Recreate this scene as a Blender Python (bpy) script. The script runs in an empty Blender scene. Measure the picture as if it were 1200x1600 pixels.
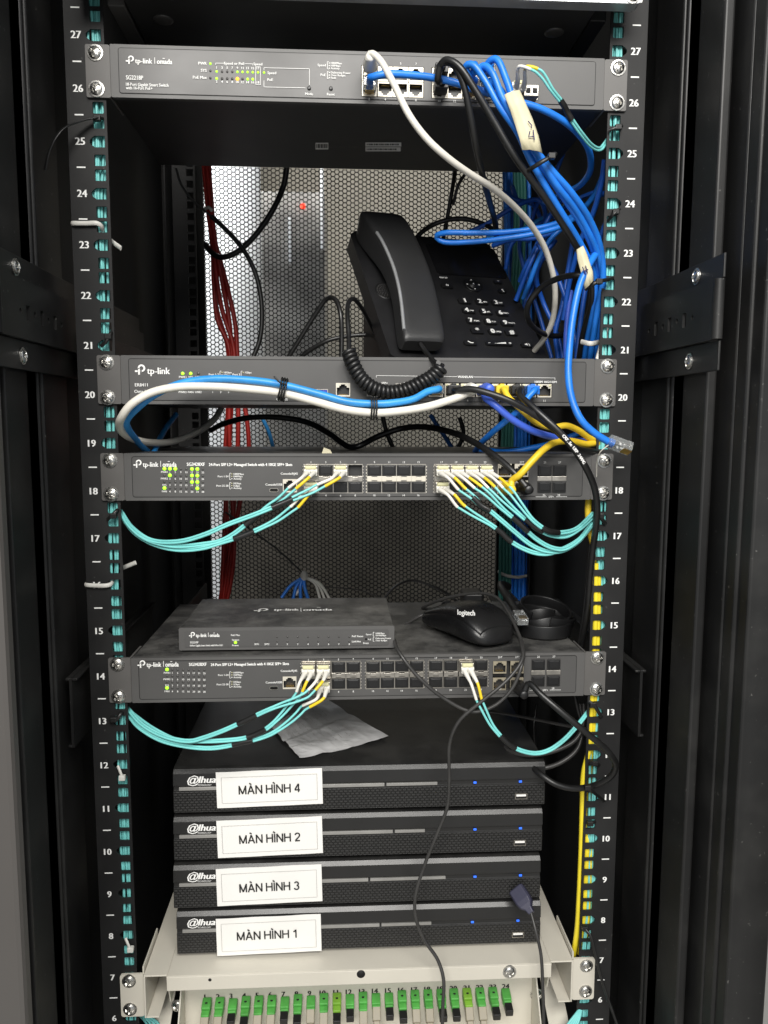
import bpy, bmesh, math, random
from mathutils import Vector, Matrix
random.seed(7)
SC = bpy.context.scene
COL = SC.collection
PI = math.pi
MM = .001
# ------------------------------------------------------------------ camera
F = 1220.0
CAMP = Vector((-19.55, -738.48, 108.47))
YAW, PITCH, ROLL = -.0556009, -.1136777, -.0033483
CM = (Matrix.Rotation(YAW, 3, 'Z') @ Matrix.Rotation(PITCH, 3, 'X') @ Matrix.Rotation(ROLL, 3, 'Y'))
cam = bpy.data.cameras.new('camera')
camo = bpy.data.objects.new('camera', cam)
COL.objects.link(camo)
r_, f_, u_ = CM.col[0], CM.col[1], CM.col[2]
camo.matrix_world = Matrix(((r_[0], u_[0], -f_[0], CAMP[0]*MM), (r_[1], u_[1], -f_[1], CAMP[1]*MM),
                            (r_[2], u_[2], -f_[2], CAMP[2]*MM), (0, 0, 0, 1)))
cam.sensor_fit = 'VERTICAL'; cam.sensor_height = 24; cam.lens = 24*F/1600
cam.clip_start = .02; cam.clip_end = 50
SC.camera = camo
# ------------------------------------------------------------------ light
W = bpy.data.worlds.new('World'); SC.world = W; W.use_nodes = True
bg = W.node_tree.nodes['Background']
bg.inputs[0].default_value = (.92, .96, 1, 1); bg.inputs[1].default_value = .5
def area(name, loc, target, sx, sy, power, col=(1, .97, .92)):
    l = bpy.data.lights.new(name, 'AREA'); l.shape = 'RECTANGLE'; l.size = sx; l.size_y = sy
    l.energy = power; l.color = col
    o = bpy.data.objects.new(name, l); COL.objects.link(o); o.location = loc
    o.rotation_euler = (Vector(target)-Vector(loc)).to_track_quat('-Z', 'Y').to_euler()
    return o
area('ceiling_lamp', (.2, -1.75, 1.5), (0, -.0, -.1), 1.3, .6, 50)
area('ceiling_lamp', (-.5, -2.9, 1.45), (0, 0, -.2), 1.4, .6, 68)
area('ceiling_lamp', (-.55, 1.15, 1.3), (-.4, 1.65, -.1), .7, .3, 22, (.95, .98, 1))
SC.view_settings.view_transform = 'Standard'
SC.view_settings.look = 'None'
SC.view_settings.exposure = 0
SC.view_settings.gamma = 1
SC.cycles.max_bounces = 6
# ------------------------------------------------------------------ pixels of the photo -> points (mm)
def ray(u, v): return CM @ Vector(((u-600)/F, 1, -(v-800)/F))
def P(u, v, Y):
    d = ray(u, v); return CAMP + d*((Y-CAMP.y)/d.y)
def PX(u, v, X):
    d = ray(u, v); return CAMP + d*((X-CAMP.x)/d.x)
def PZ(u, v, Z):
    d = ray(u, v); return CAMP + d*((Z-CAMP.z)/d.z)
def PP(u, v, o, n):
    d = ray(u, v); return CAMP + d*((o-CAMP).dot(n)/d.dot(n))
def XZ(u, z, Y):
    v = 800
    for _ in range(6):
        p = P(u, v, Y); v += (p.z-z)*F/(Y-CAMP.y)
    return P(u, v, Y)
def pxmm(Y): return (Y-CAMP.y)/F          # mm per photo pixel at depth Y
# ------------------------------------------------------------------ materials
def mat(name, col, rough=.5, metal=0, bump=None, var=None, emit=0, spec=.5, trans=0, coat=0, dust=0, speck=0):
    m = bpy.data.materials.new(name); m.use_nodes = True
    nt = m.node_tree; N = nt.nodes; L = nt.links; b = N['Principled BSDF']
    c = (col[0], col[1], col[2], 1)
    b.inputs['Base Color'].default_value = c; b.inputs['Roughness'].default_value = rough
    b.inputs['Metallic'].default_value = metal; b.inputs['Specular IOR Level'].default_value = spec
    if trans: b.inputs['Transmission Weight'].default_value = trans
    if coat: b.inputs['Coat Weight'].default_value = coat; b.inputs['Coat Roughness'].default_value = .15
    if emit:
        b.inputs['Emission Color'].default_value = c; b.inputs['Emission Strength'].default_value = emit
    tc = N.new('ShaderNodeTexCoord')
    out = None
    if var:
        n = N.new('ShaderNodeTexNoise'); n.inputs['Scale'].default_value = var[0]; n.inputs['Detail'].default_value = 6
        L.new(tc.outputs['Object'], n.inputs['Vector'])
        rp = N.new('ShaderNodeValToRGB')
        a = var[1]
        rp.color_ramp.elements[0].position = .3; rp.color_ramp.elements[1].position = .7
        rp.color_ramp.elements[0].color = (c[0]*(1-a), c[1]*(1-a), c[2]*(1-a), 1)
        rp.color_ramp.elements[1].color = (min(1, c[0]*(1+a)), min(1, c[1]*(1+a)), min(1, c[2]*(1+a)), 1)
        L.new(n.outputs['Fac'], rp.inputs[0]); out = rp.outputs[0]
        rr = N.new('ShaderNodeMapRange'); rr.inputs[3].default_value = max(.05, rough-.1); rr.inputs[4].default_value = min(1, rough+.12)
        L.new(n.outputs['Fac'], rr.inputs[0]); L.new(rr.outputs[0], b.inputs['Roughness'])
    if dust:
        g = N.new('ShaderNodeNewGeometry'); sp = N.new('ShaderNodeSeparateXYZ'); L.new(g.outputs['Normal'], sp.inputs[0])
        n2 = N.new('ShaderNodeTexNoise'); n2.inputs['Scale'].default_value = 22; n2.inputs['Detail'].default_value = 9; n2.inputs['Roughness'].default_value = .65
        L.new(tc.outputs['Object'], n2.inputs['Vector'])
        r2 = N.new('ShaderNodeMapRange'); r2.inputs[1].default_value = .42; r2.inputs[2].default_value = .75; r2.inputs[4].default_value = dust
        L.new(n2.outputs['Fac'], r2.inputs[0])
        n3 = N.new('ShaderNodeTexNoise'); n3.inputs['Scale'].default_value = 900; n3.inputs['Detail'].default_value = 1
        L.new(tc.outputs['Object'], n3.inputs['Vector'])
        r3 = N.new('ShaderNodeMapRange'); r3.inputs[1].default_value = .68; r3.inputs[2].default_value = .76; r3.inputs[4].default_value = dust*1.3
        L.new(n3.outputs['Fac'], r3.inputs[0])
        ad = N.new('ShaderNodeMath'); ad.operation = 'ADD'; L.new(r2.outputs[0], ad.inputs[0]); L.new(r3.outputs[0], ad.inputs[1])
        cl = N.new('ShaderNodeMapRange'); cl.inputs[1].default_value = .4; cl.inputs[2].default_value = .9; L.new(sp.outputs[2], cl.inputs[0])
        mu = N.new('ShaderNodeMath'); mu.operation = 'MULTIPLY'; mu.use_clamp = True; L.new(ad.outputs[0], mu.inputs[0]); L.new(cl.outputs[0], mu.inputs[1])
        mx = N.new('ShaderNodeMix'); mx.data_type = 'RGBA'
        mx.inputs[6].default_value = c; mx.inputs[7].default_value = (.23, .225, .21, 1)
        if out: L.new(out, mx.inputs[6])
        L.new(mu.outputs[0], mx.inputs[0]); out = mx.outputs[2]
    if speck:
        n4 = N.new('ShaderNodeTexNoise'); n4.inputs['Scale'].default_value = 260; n4.inputs['Detail'].default_value = 2
        L.new(tc.outputs['Object'], n4.inputs['Vector'])
        n5 = N.new('ShaderNodeTexNoise'); n5.inputs['Scale'].default_value = 14; n5.inputs['Detail'].default_value = 5; L.new(tc.outputs['Object'], n5.inputs['Vector'])
        r4 = N.new('ShaderNodeMapRange'); r4.inputs[1].default_value = .715; r4.inputs[2].default_value = .75; r4.inputs[4].default_value = speck; L.new(n4.outputs['Fac'], r4.inputs[0])
        r5 = N.new('ShaderNodeMapRange'); r5.inputs[1].default_value = .5; r5.inputs[2].default_value = .8; r5.inputs[4].default_value = speck*.25; L.new(n5.outputs['Fac'], r5.inputs[0])
        a5 = N.new('ShaderNodeMath'); a5.use_clamp = True; L.new(r4.outputs[0], a5.inputs[0]); L.new(r5.outputs[0], a5.inputs[1])
        m5 = N.new('ShaderNodeMix'); m5.data_type = 'RGBA'; m5.inputs[6].default_value = c; m5.inputs[7].default_value = (.24, .235, .22, 1)
        if out: L.new(out, m5.inputs[6])
        L.new(a5.outputs[0], m5.inputs[0]); out = m5.outputs[2]
    if out: L.new(out, b.inputs['Base Color'])
    if bump:
        n = N.new('ShaderNodeTexNoise'); n.inputs['Scale'].default_value = bump[0]; n.inputs['Detail'].default_value = 3
        L.new(tc.outputs['Object'], n.inputs['Vector'])
        bp = N.new('ShaderNodeBump'); bp.inputs['Strength'].default_value = bump[1]; bp.inputs['Distance'].default_value = .0004
        L.new(n.outputs['Fac'], bp.inputs['Height']); L.new(bp.outputs[0], b.inputs['Normal'])
    return m
def srgb(r, g, b):
    f = lambda c: (c/255/12.92 if c <= 10 else ((c/255+.055)/1.055)**2.4)
    return (f(r), f(g), f(b))
M = dict(
    rail=mat('black powder coat', (.0095, .0095, .0098), .56, 0, (1500, .18), (9, .25), dust=.05, speck=.22, spec=.35),
    post=mat('black gloss paint', (.0115, .0115, .0115), .42, 0, (900, .12), (5, .25), dust=.04, speck=.3, spec=.4),
    inner=mat('black inner panel', (.014, .014, .0138), .6, 0, None, (4, .3), speck=.15),
    meshm=mat('black door mesh', (.007, .007, .0065), .55, spec=.25),
    grey=mat('grey device paint', (.085, .083, .081), .48, 0, (2500, .12), (14, .07)),
    grey2=mat('grey device inlay', (.074, .0725, .071), .44, 0, (2500, .1), (18, .06)),
    case=mat('dark steel case', (.027, .0268, .0265), .42, 0, (2200, .15), (12, .15), dust=.62),
    ear=mat('grey mounting ear', (.10, .096, .092), .42, 0, (2500, .12), (20, .08)),
    white=mat('white print', (.82, .82, .80), .6),
    black=mat('black plastic', (.009, .009, .0095), .38, 0, (3000, .1)),
    hole=mat('dark socket', (.004, .004, .004), .7),
    phone=mat('phone plastic', (.0125, .0125, .0135), .38, 0, (5000, .25), (30, .12), speck=.1),
    handset=mat('handset plastic', (.029, .0292, .030), .34, 0, (6000, .3), (20, .1), speck=.06),
    screen=mat('dark glossy screen', (.008, .008, .009), .2, coat=.2),
    cord=mat('black cable', (.010, .010, .010), .36, 0, None, (60, .25)),
    cordgrey=mat('dark grey cable', (.035, .034, .033), .42, 0, None, (60, .2)),
    whitecab=mat('white cable', (.70, .67, .60), .42, 0, (300, .1), (25, .06)),
    blue=mat('blue cable', (.016, .185, .70), .36, 0, (260, .2), (45, .2)),
    blue2=mat('light blue cable', (.03, .27, .66), .38, 0, (260, .2), (45, .16)),
    blue_shaded=mat('shaded blue cable', (.012, .10, .50), .38, 0, (260, .2), (45, .2)),  # darker copy of the blue, shade put into the colour
    darkbox=mat('dark paint for background shade', (.12, .108, .088), .5, 0, None, (8, .4)),
    mouse=mat('mouse plastic', (.009, .009, .0095), .27, 0, (4000, .2), (25, .2), speck=.08),
    purple=mat('violet blue cable', (.05, .12, .60), .4, 0, None, (18, .1)),
    yellow=mat('yellow cable', (.78, .54, .03), .42, 0, None, (25, .08)),
    ysleeve=mat('yellow sleeve', (.78, .55, .02), .42),
    fyellow=mat('yellow fibre', (.80, .64, .03), .42, 0, None, (40, .08)),
    aqua=mat('aqua fibre', (.19, .60, .58), .42, 0, None, (30, .1)),
    teal=mat('deep teal cable', (.05, .22, .19), .45, 0, None, (30, .12)),
    red=mat('red cable', (.42, .022, .016), .42, 0, None, (25, .15)),
    zinc=mat('zinc screw', (.62, .61, .58), .26, 1, None, (400, .25)),
    steel=mat('nickel cage', (.52, .49, .44), .34, 1, None, (120, .2)),
    cream=mat('cream port shell', (.66, .62, .53), .42, .25),
    gold=mat('gold contact', (.75, .50, .14), .3, 1),
    plug=mat('clear plug', (.92, .94, .94), .08, 0, trans=.88),
    boot=mat('white boot', (.74, .72, .66), .45),
    beige=mat('beige connector', (.27, .24, .175), .45, 0, None, (200, .1)),
    latch=mat('pale yellow latch', (.62, .60, .36), .42),
    tape=mat('cream tape', (.62, .57, .39), .6, 0, (120, .3), (60, .1)),
    ink=mat('ink', (.02, .01, .10), .6),
    inkblack=mat('black ink', (.012, .012, .012), .6),
    paper=mat('paper', (.60, .60, .60), .75, 0, (60, .5), (26, .22)),
    sticker=mat('white sticker', (.80, .79, .76), .5, 0, (90, .25), (20, .03)),
    border=mat('grey print', (.42, .41, .39), .6),
    shelf=mat('cream shelf paint', (.58, .55, .475), .42, 0, (1800, .15), (10, .05), dust=.06),
    green=mat('green connector', (.075, .33, .06), .4, 0, None, (90, .2)),
    green2=mat('yellow green connector', (.17, .36, .035), .4, 0, None, (90, .15)),
    silver=mat('silver bezel', (.52, .53, .54), .35, .6, None, (60, .08)),
    recorder=mat('recorder gloss', (.015, .0149, .0147), .3, 0, (2500, .1), (14, .15), dust=.10),
    strip=mat('recorder silver line', (.30, .295, .28), .3, .25, None, (30, .15)),
    led=mat('lit green lamp', (.36, .95, .03), .4, emit=1.1),
    ledo=mat('lit orange lamp', (1, .38, .02), .4, emit=1.4),
    ledb=mat('lit blue lamp', (.03, .16, 1), .4, emit=.6),
    ledr=mat('lit red lamp', (1, .06, .03), .4, emit=2.5),
    ledoff=mat('unlit lamp', (.058, .056, .054), .35),
    usbblue=mat('blue usb', (.03, .06, .45), .4),
    usbgrey=mat('dusky blue plastic', (.035, .035, .062), .45, 0, (2000, .2)),
    tie=mat('white nylon', (.60, .59, .55), .42),
    wall=mat('room wall paint', (.24, .22, .18), .8, 0, None, (3, .08)),
    lightwall=mat('pale backdrop paint', (.82, .83, .84), .7, 0, None, (3, .03)),
    greycab=mat('grey with painted reflections', (.31, .30, .28), .35, .1, None, (9, .55)),  # coarse colour mottling stands in for reflections on the cabinet face
    nbr=mat('grey neighbour paint', (.065, .060, .056), .6, 0, None, (4, .08)),
    floor=mat('grey floor', (.3, .29, .27), .6, 0, None, (3, .1)),
)
def grille_mat():
    m = mat('recorder grille', (.017, .0168, .0165), .42)
    nt = m.node_tree; N = nt.nodes; L = nt.links; b = N['Principled BSDF']
    tc = N.new('ShaderNodeTexCoord'); mp = N.new('ShaderNodeMapping'); mp.inputs['Rotation'].default_value = (PI/2, 0, 0)
    L.new(tc.outputs['Object'], mp.inputs[0])
    br = N.new('ShaderNodeTexBrick'); br.offset = .5
    br.inputs['Scale'].default_value = 1
    br.inputs['Brick Width'].default_value = .0046; br.inputs['Row Height'].default_value = .0027
    br.inputs['Mortar Size'].default_value = .0007; br.inputs['Mortar Smooth'].default_value = .6
    br.inputs['Color1'].default_value = (.030, .0298, .0292, 1); br.inputs['Color2'].default_value = (.024, .0238, .0234, 1)
    br.inputs['Mortar'].default_value = (.006, .006, .006, 1)
    L.new(mp.outputs[0], br.inputs['Vector']); L.new(br.outputs['Color'], b.inputs['Base Color'])
    bp = N.new('ShaderNodeBump'); bp.invert = True; bp.inputs['Strength'].default_value = .8; bp.inputs['Distance'].default_value = .0008
    L.new(br.outputs['Fac'], bp.inputs['Height']); L.new(bp.outputs[0], b.inputs['Normal'])
    return m
M['grille'] = grille_mat()
# ------------------------------------------------------------------ mesh builder (mm)
def spl(pts, step=2.0):
    pts = [Vector(p) for p in pts]
    if len(pts) == 2: out = [pts[0].lerp(pts[1], i/8) for i in range(9)]
    else:
        q = [pts[0]*2-pts[1]] + pts + [pts[-1]*2-pts[-2]]
        out = []
        for i in range(1, len(q)-2):
            p0, p1, p2, p3 = q[i-1], q[i], q[i+1], q[i+2]
            t0 = 0; t1 = t0+max(1e-4, (p1-p0).length)**.5; t2 = t1+max(1e-4, (p2-p1).length)**.5; t3 = t2+max(1e-4, (p3-p2).length)**.5
            n = 12
            for k in range(n):
                t = t1+(t2-t1)*k/n
                a1 = p0*((t1-t)/(t1-t0))+p1*((t-t0)/(t1-t0)); a2 = p1*((t2-t)/(t2-t1))+p2*((t-t1)/(t2-t1)); a3 = p2*((t3-t)/(t3-t2))+p3*((t-t2)/(t3-t2))
                b1 = a1*((t2-t)/(t2-t0))+a2*((t-t0)/(t2-t0)); b2 = a2*((t3-t)/(t3-t1))+a3*((t-t1)/(t3-t1))
                out.append(b1*((t2-t)/(t2-t1))+b2*((t-t1)/(t2-t1)))
        out.append(pts[-1])
    return resample(out, step)
def resample(p, step):
    L = [0]
    for a, b in zip(p, p[1:]): L.append(L[-1]+(b-a).length)
    n = max(2, int(L[-1]/step)); res = []; j = 0
    for i in range(n+1):
        d = L[-1]*i/n
        while j < len(L)-2 and L[j+1] < d: j += 1
        s = L[j+1]-L[j]
        res.append(p[j].lerp(p[j+1], (d-L[j])/s if s > 0 else 0))
    return res
def frames(p):
    n = len(p); T = [(p[min(i+1, n-1)]-p[max(i-1, 0)]).normalized() for i in range(n)]
    a = Vector((0, 0, 1)) if abs(T[0].z) < .9 else Vector((1, 0, 0))
    N = [(a-T[0]*a.dot(T[0])).normalized()]
    for i in range(1, n):
        q = T[i-1].rotation_difference(T[i]); v = q @ N[-1]; N.append((v-T[i]*v.dot(T[i])).normalized())
    return T, N
_plc = {}
class MB:
    def __init__(s): s.v = []; s.f = []; s.m = []; s.sm = []
    def add(s, vs, fs, mi=0, smooth=False):
        o = len(s.v); s.v += [Vector(x) for x in vs]; s.f += [tuple(i+o for i in f) for f in fs]
        s.m += [mi]*len(fs); s.sm += [smooth]*len(fs); return s
    def box(s, x0, x1, y0, y1, z0, z1, mi=0, mx=None):
        vs = [(x, y, z) for x in (x0, x1) for y in (y0, y1) for z in (z0, z1)]
        if mx: vs = [mx @ Vector(v) for v in vs]
        return s.add(vs, [(0, 1, 3, 2), (4, 6, 7, 5), (0, 4, 5, 1), (2, 3, 7, 6), (0, 2, 6, 4), (1, 5, 7, 3)], mi)
    def tube(s, pts, r, seg=8, mi=0, cap=True, flat=None):
        p = [Vector(x) for x in pts]; T, N = frames(p); vs = []; fs = []; n = len(p)
        for i in range(n):
            B = T[i].cross(N[i]); rr = r(i/(n-1)) if callable(r) else r
            for k in range(seg):
                a = 2*PI*k/seg; c, d = math.cos(a)*rr, math.sin(a)*rr
                if flat: c *= flat[0]; d *= flat[1]
                vs.append(p[i]+N[i]*c+B*d)
        for i in range(n-1):
            for k in range(seg):
                k2 = (k+1) % seg; fs.append((i*seg+k, i*seg+k2, (i+1)*seg+k2, (i+1)*seg+k))
        s.add(vs, fs, mi, True)
        if cap:
            s.add(vs[:seg], [tuple(range(seg-1, -1, -1))], mi); s.add(vs[-seg:], [tuple(range(seg))], mi)
        return s
    def xf(s, mx):
        s.v = [mx @ v for v in s.v]; return s
    def loft(s, rings, mi=0, smooth=True, cap=True):
        o = []; n = len(rings[0])
        for r in rings: o += r
        fs = [(i*n+k, i*n+(k+1) % n, (i+1)*n+(k+1) % n, (i+1)*n+k) for i in range(len(rings)-1) for k in range(n)]
        s.add(o, fs, mi, smooth)
        if cap: s.add(rings[0], [tuple(range(n-1, -1, -1))], mi, smooth); s.add(rings[-1], [tuple(range(n))], mi, smooth)
        return s
    def lathe(s, c, ax, prof, seg=20, mi=0, smooth=True):
        ax = Vector(ax).normalized(); a = Vector((0, 0, 1)) if abs(ax.z) < .9 else Vector((1, 0, 0))
        N = (a-ax*a.dot(ax)).normalized(); B = ax.cross(N); vs = []; fs = []; c = Vector(c)
        for r, h in prof:
            for k in range(seg):
                t = 2*PI*k/seg; vs.append(c+ax*h+(N*math.cos(t)+B*math.sin(t))*r)
        for i in range(len(prof)-1):
            for k in range(seg):
                k2 = (k+1) % seg; fs.append((i*seg+k, i*seg+k2, (i+1)*seg+k2, (i+1)*seg+k))
        s.add(vs, fs, mi, smooth)
        for i in (0, len(prof)-1):
            if prof[i][0] > .01: s.add(vs[i*seg:(i+1)*seg], [tuple(range(seg))], mi)
        return s
    def plate(s, loops, y0, y1, mi=0, mx=None):
        """outline + holes in the XZ plane, thickness from y0 to y1"""
        cu = bpy.data.curves.new('c', 'CURVE'); cu.dimensions = '2D'; cu.fill_mode = 'BOTH'; cu.extrude = abs(y1-y0)/2
        for lp in loops:
            sp = cu.splines.new('POLY'); sp.points.add(len(lp)-1); sp.use_cyclic_u = True
            for q, (x, z) in zip(sp.points, lp): q.co = (x, z, 0, 1)
        ob = bpy.data.objects.new('c', cu); me = bpy.data.meshes.new_from_object(ob)
        ym = (y0+y1)/2
        vs = [Vector((v.co.x, ym-v.co.z, v.co.y)) for v in me.vertices]
        if mx: vs = [mx @ v for v in vs]
        s.add(vs, [tuple(p.vertices) for p in me.polygons], mi)
        bpy.data.objects.remove(ob); bpy.data.curves.remove(cu); bpy.data.meshes.remove(me)
        return s
    def text(s, body, p, cap, align='L', R=(1, 0, 0), Up=(0, 0, 1), bold=0, shear=0, sx=1, mi=0, lift=.25, spacing=1, width=None):
        key = (body, shear, spacing)
        if key not in _plc:
            cu = bpy.data.curves.new('t', 'FONT'); cu.body = body; cu.size = 1; cu.resolution_u = 2
            cu.shear = shear; cu.space_character = spacing
            ob = bpy.data.objects.new('t', cu); me = bpy.data.meshes.new_from_object(ob)
            _plc[key] = ([v.co.copy() for v in me.vertices], [tuple(q.vertices) for q in me.polygons])
            bpy.data.objects.remove(ob); bpy.data.curves.remove(cu); bpy.data.meshes.remove(me)
        vs, fs = _plc[key]
        if not vs: return s
        if width: sx = width/((max(v.x for v in vs)-min(v.x for v in vs))*cap/.7)
        R = Vector(R).normalized(); Up = Vector(Up).normalized(); k = cap/.7
        w = max(v.x for v in vs)*k*sx; w0 = min(v.x for v in vs)*k*sx
        dx = {'L': -w0, 'C': -(w+w0)/2, 'R': -w}[align]
        n = R.cross(Up)
        p = Vector(p)
        for j in range(2 if bold else 1):
            o = (j-.5)*cap*bold*9 if bold else 0
            s.add([p+R*(v.x*k*sx+dx+o)+Up*(v.y*k-cap/2)+n*(lift+.03*j) for v in vs], fs, mi)
        return s
    def ribbon(s, pts, w, p, R, Up, lift=.25, mi=0):
        n = R.cross(Up); q = [Vector(x) for x in pts]; L = []; Rr = []
        for i, x in enumerate(q):
            d0 = (q[i]-q[i-1]).normalized() if i else (q[1]-q[0]).normalized()
            d1 = (q[i+1]-q[i]).normalized() if i < len(q)-1 else d0
            b = (d0+d1).normalized(); t = Vector((-b.y, b.x)); k = w/2/max(.45, t.dot(Vector((-d0.y, d0.x))))
            L.append(x+t*k); Rr.append(x-t*k)
        f = lambda v: p+R*v.x+Up*v.y+n*lift
        s.add([f(v) for v in L+Rr], [(i, i+1, len(q)+i+1, len(q)+i) for i in range(len(q)-1)], mi)
    def line(s, a, b, w, lift=.25, mi=0, n=Vector((0, -1, 0))):
        a = Vector(a); b = Vector(b); d = (b-a).normalized(); q = d.cross(n)*w/2; t = n*lift
        return s.add([a-q+t, b-q+t, b+q+t, a+q+t], [(0, 1, 2, 3)], mi)
    def mesh(s, name, mats, org=Vector((0, 0, 0))):
        me = bpy.data.meshes.new(name)
        me.from_pydata([tuple((v-org)*MM) for v in s.v], [], s.f)
        for m in (mats if isinstance(mats, (list, tuple)) else [mats]): me.materials.append(M[m])
        me.polygons.foreach_set('material_index', s.m); me.polygons.foreach_set('use_smooth', s.sm)
        me.update()
        return me
    def build(s, name, mats, parent=None, bevel=0, seg=2):
        org = base(parent) if parent else Vector((0, 0, 0))
        o = bpy.data.objects.new(name, s.mesh(name, mats, org)); COL.objects.link(o)
        if parent: o.parent = parent; ORG[o.name] = ORG[parent.name]
        if bevel: bev(o, bevel, seg)
        return o
def bev(o, w, seg=2):
    b = o.modifiers.new('bevel', 'BEVEL'); b.width = w*MM; b.segments = seg; b.limit_method = 'ANGLE'; b.angle_limit = math.radians(40)
    b.harden_normals = False
ORG = {}
def base(p):
    b = Vector(ORG[p.name])
    while p.parent: b += Vector(p.location)/MM; p = p.parent
    return b
def tag(o, label=None, cat=None, group=None, kind=None):
    if label: o['label'] = label
    if cat: o['category'] = cat
    if group: o['group'] = group
    if kind: o['kind'] = kind
    return o
def thing(name, label, cat, loc=(0, 0, 0), group=None, rot=None):
    o = bpy.data.objects.new(name, None); COL.objects.link(o); loc = Vector(loc); o.location = loc*MM
    o.empty_display_size = .02
    if rot is not None:
        o.rotation_euler = rot.to_euler(); ORG[o.name] = Vector((0, 0, 0))
    else: ORG[o.name] = loc
    return tag(o, label, cat, group)
def inst(name, me, parent, loc, rot=None):
    """object sharing mesh data, placed at loc (mm) under its thing or part"""
    o = bpy.data.objects.new(name, me); COL.objects.link(o); o.parent = parent
    o.location = (Vector(loc)-base(parent))*MM; ORG[o.name] = ORG[parent.name]
    if rot: o.rotation_euler = rot
    return o
def rect(x0, x1, z0, z1): return [(x0, z0), (x1, z0), (x1, z1), (x0, z1)]
def rrect(x0, x1, z0, z1, r, n=3):
    out = []
    for cx, cz, a in ((x1-r, z1-r, 0), (x0+r, z1-r, 90), (x0+r, z0+r, 180), (x1-r, z0+r, 270)):
        for i in range(n+1):
            t = math.radians(a+90*i/n); out.append((cx+r*math.cos(t), cz+r*math.sin(t)))
    return out
def circ(x, z, r, n=14): return [(x+r*math.cos(2*PI*i/n), z+r*math.sin(2*PI*i/n)) for i in range(n)]
# ================================================================== the cabinet
U = 44.45
def UZ(n): return (n-17)*U
RACK = thing('server_cabinet', 'tall black open server cabinet with numbered rails and honeycomb rear door', 'cabinet', (0, 250, -800))
def screw_mesh():
    m = MB(); n = 28; rings = [(0, 3.4), (.8, 3.4), (1.6, 3.3), (2.4, 3.1), (3.2, 2.9), (4.2, 2.5), (5, 2.0), (5.4, 1.5), (5.5, .9), (6.9, .8), (7.0, 0)]
    vs = []; fs = []
    for r, h in rings:
        for k in range(n):
            a = 2*PI*k/n; x, z = r*math.cos(a), r*math.sin(a)
            d = 1.6 if r < 3.9 and (abs(x) < .85 or abs(z) < .85) else 0
            vs.append((x, -(h-d), z))
    for i in range(len(rings)-1):
        for k in range(n):
            k2 = (k+1) % n; fs.append((i*n+k, (i+1)*n+k, (i+1)*n+k2, i*n+k2))
    m.add(vs, fs, 0, False)
    return m.mesh('screw', 'zinc')
SCREW = screw_mesh()
def screw(parent, p, rot=None):
    return inst('screw', SCREW, parent, p, (0, random.uniform(0, 6), 0) if rot is None else rot)
SCREWX = SCREW
for s in (-1, 1):
    m = MB(); x0, x1 = sorted((s*225.3, s*257.5))
    for n in range(5, 31):
        loops = [rect(x0, x1, UZ(n-.5), UZ(n+.5))]
        for d in (-15.875, 0, 15.875):
            z = UZ(n)+d; c = s*232.55; h = 4.9
            if d == 0:
                o = c+s*h; lp = [(c-s*h, z-h), (o-s*.6, z-h), (o, z-h+.6), (o+s*2.4, z-2.6), (o+s*3.6, z-1), (o+s*3.6, z+1), (o+s*2.4, z+2.6), (o, z+h-.6), (o-s*.6, z+h), (c-s*h, z+h)]
            else: lp = rrect(c-h, c+h, z-h, z+h, 1.1, 2)
            loops.append(lp)
        m.plate(loops, 0, 2)
    a, b = sorted((s*257.5, s*259.5)); m.box(a, b, 0, 50, UZ(4.5), UZ(30.5))
    rail = m.build('front_rail', 'rail', RACK)
    t = MB()
    for n in range(5, 30):
        c = s*249.2
        t.text(str(n), (c, 0, UZ(n)), 6.3, 'C', bold=.012)
        t.line((c-3.8, 0, UZ(n+.5)), (c+3.8, 0, UZ(n+.5)), 1.2)
    t.build('unit_marking', 'white', rail)
    # rear rail
    m = MB()
    for n in range(3, 32):
        loops = [rect(x0, x1, UZ(n-.5), UZ(n+.5))]
        for d in (-15.875, 0, 15.875):
            z = UZ(n)+d; c = s*232.55; loops.append(rect(c-4.9, c+4.9, z-4.9, z+4.9))
        m.plate(loops, 430, 432)
    m.box(a, b, 385, 432, UZ(3), UZ(32)); m.build('rear_rail', 'rail', RACK)
    # side skin, posts
    a, b = sorted((s*299, s*303)); m = MB(); m.box(a, b, -25, 575, -800, 740); m.build('side_panel', 'inner', RACK)
    # side brackets that carry the rails
    for zc, hh, big in ((UZ(21.45), 23.5, 1), (UZ(13.3), 34, 0)):
        a, b = sorted((s*272, s*274.5)); m = MB()
        sy = -128 if big else -14
        m.plate([[(sy, zc-hh), (300, zc-hh), (300, zc+hh), (sy, zc+hh)]]+([circ(-92, zc-2, 2.2), rect(-80, -73, zc-8, zc+4), circ(-62, zc-1, 2.4), rect(-50, -43, zc-8, zc+4), circ(-32, zc-2, 2.4), rect(-20, -13, zc-8, zc+4), circ(0, zc-2, 2.2)] if big else []),
                a, b, 0, Matrix(((0, 1, 0), (1, 0, 0), (0, 0, 1))))
        a, b = sorted((s*274.5, s*278)); m.box(a, b, sy, 300, zc+hh-2.5, zc+hh); m.box(a, b, sy, 300, zc-hh, zc-hh+2.5)
        if big:
            m.lathe((s*275.5, sy-1, zc-hh+.5), (0, 0, 1), [(4.2, 0), (4.2, 2*hh-1)], 14)
            a, b = sorted((s*277, s*279)); m.box(a, b, sy-2, 300, zc-hh-24, zc-hh-.2); m.box(a, b, sy-4, 300, zc+hh+.2, zc+hh+19)
        else:
            a, b = sorted((s*267, s*272)); m.box(a, b, sy, 300, zc+hh-2.5, zc+hh)
        br = m.build('side_bracket', 'post', RACK, .7)
        if big:
            for q, z in ((-86, zc+hh+9), (-80, zc-hh-13)):
                screw(br, (s*276.8, q, z), (0, 0, -PI/2*s))
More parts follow.
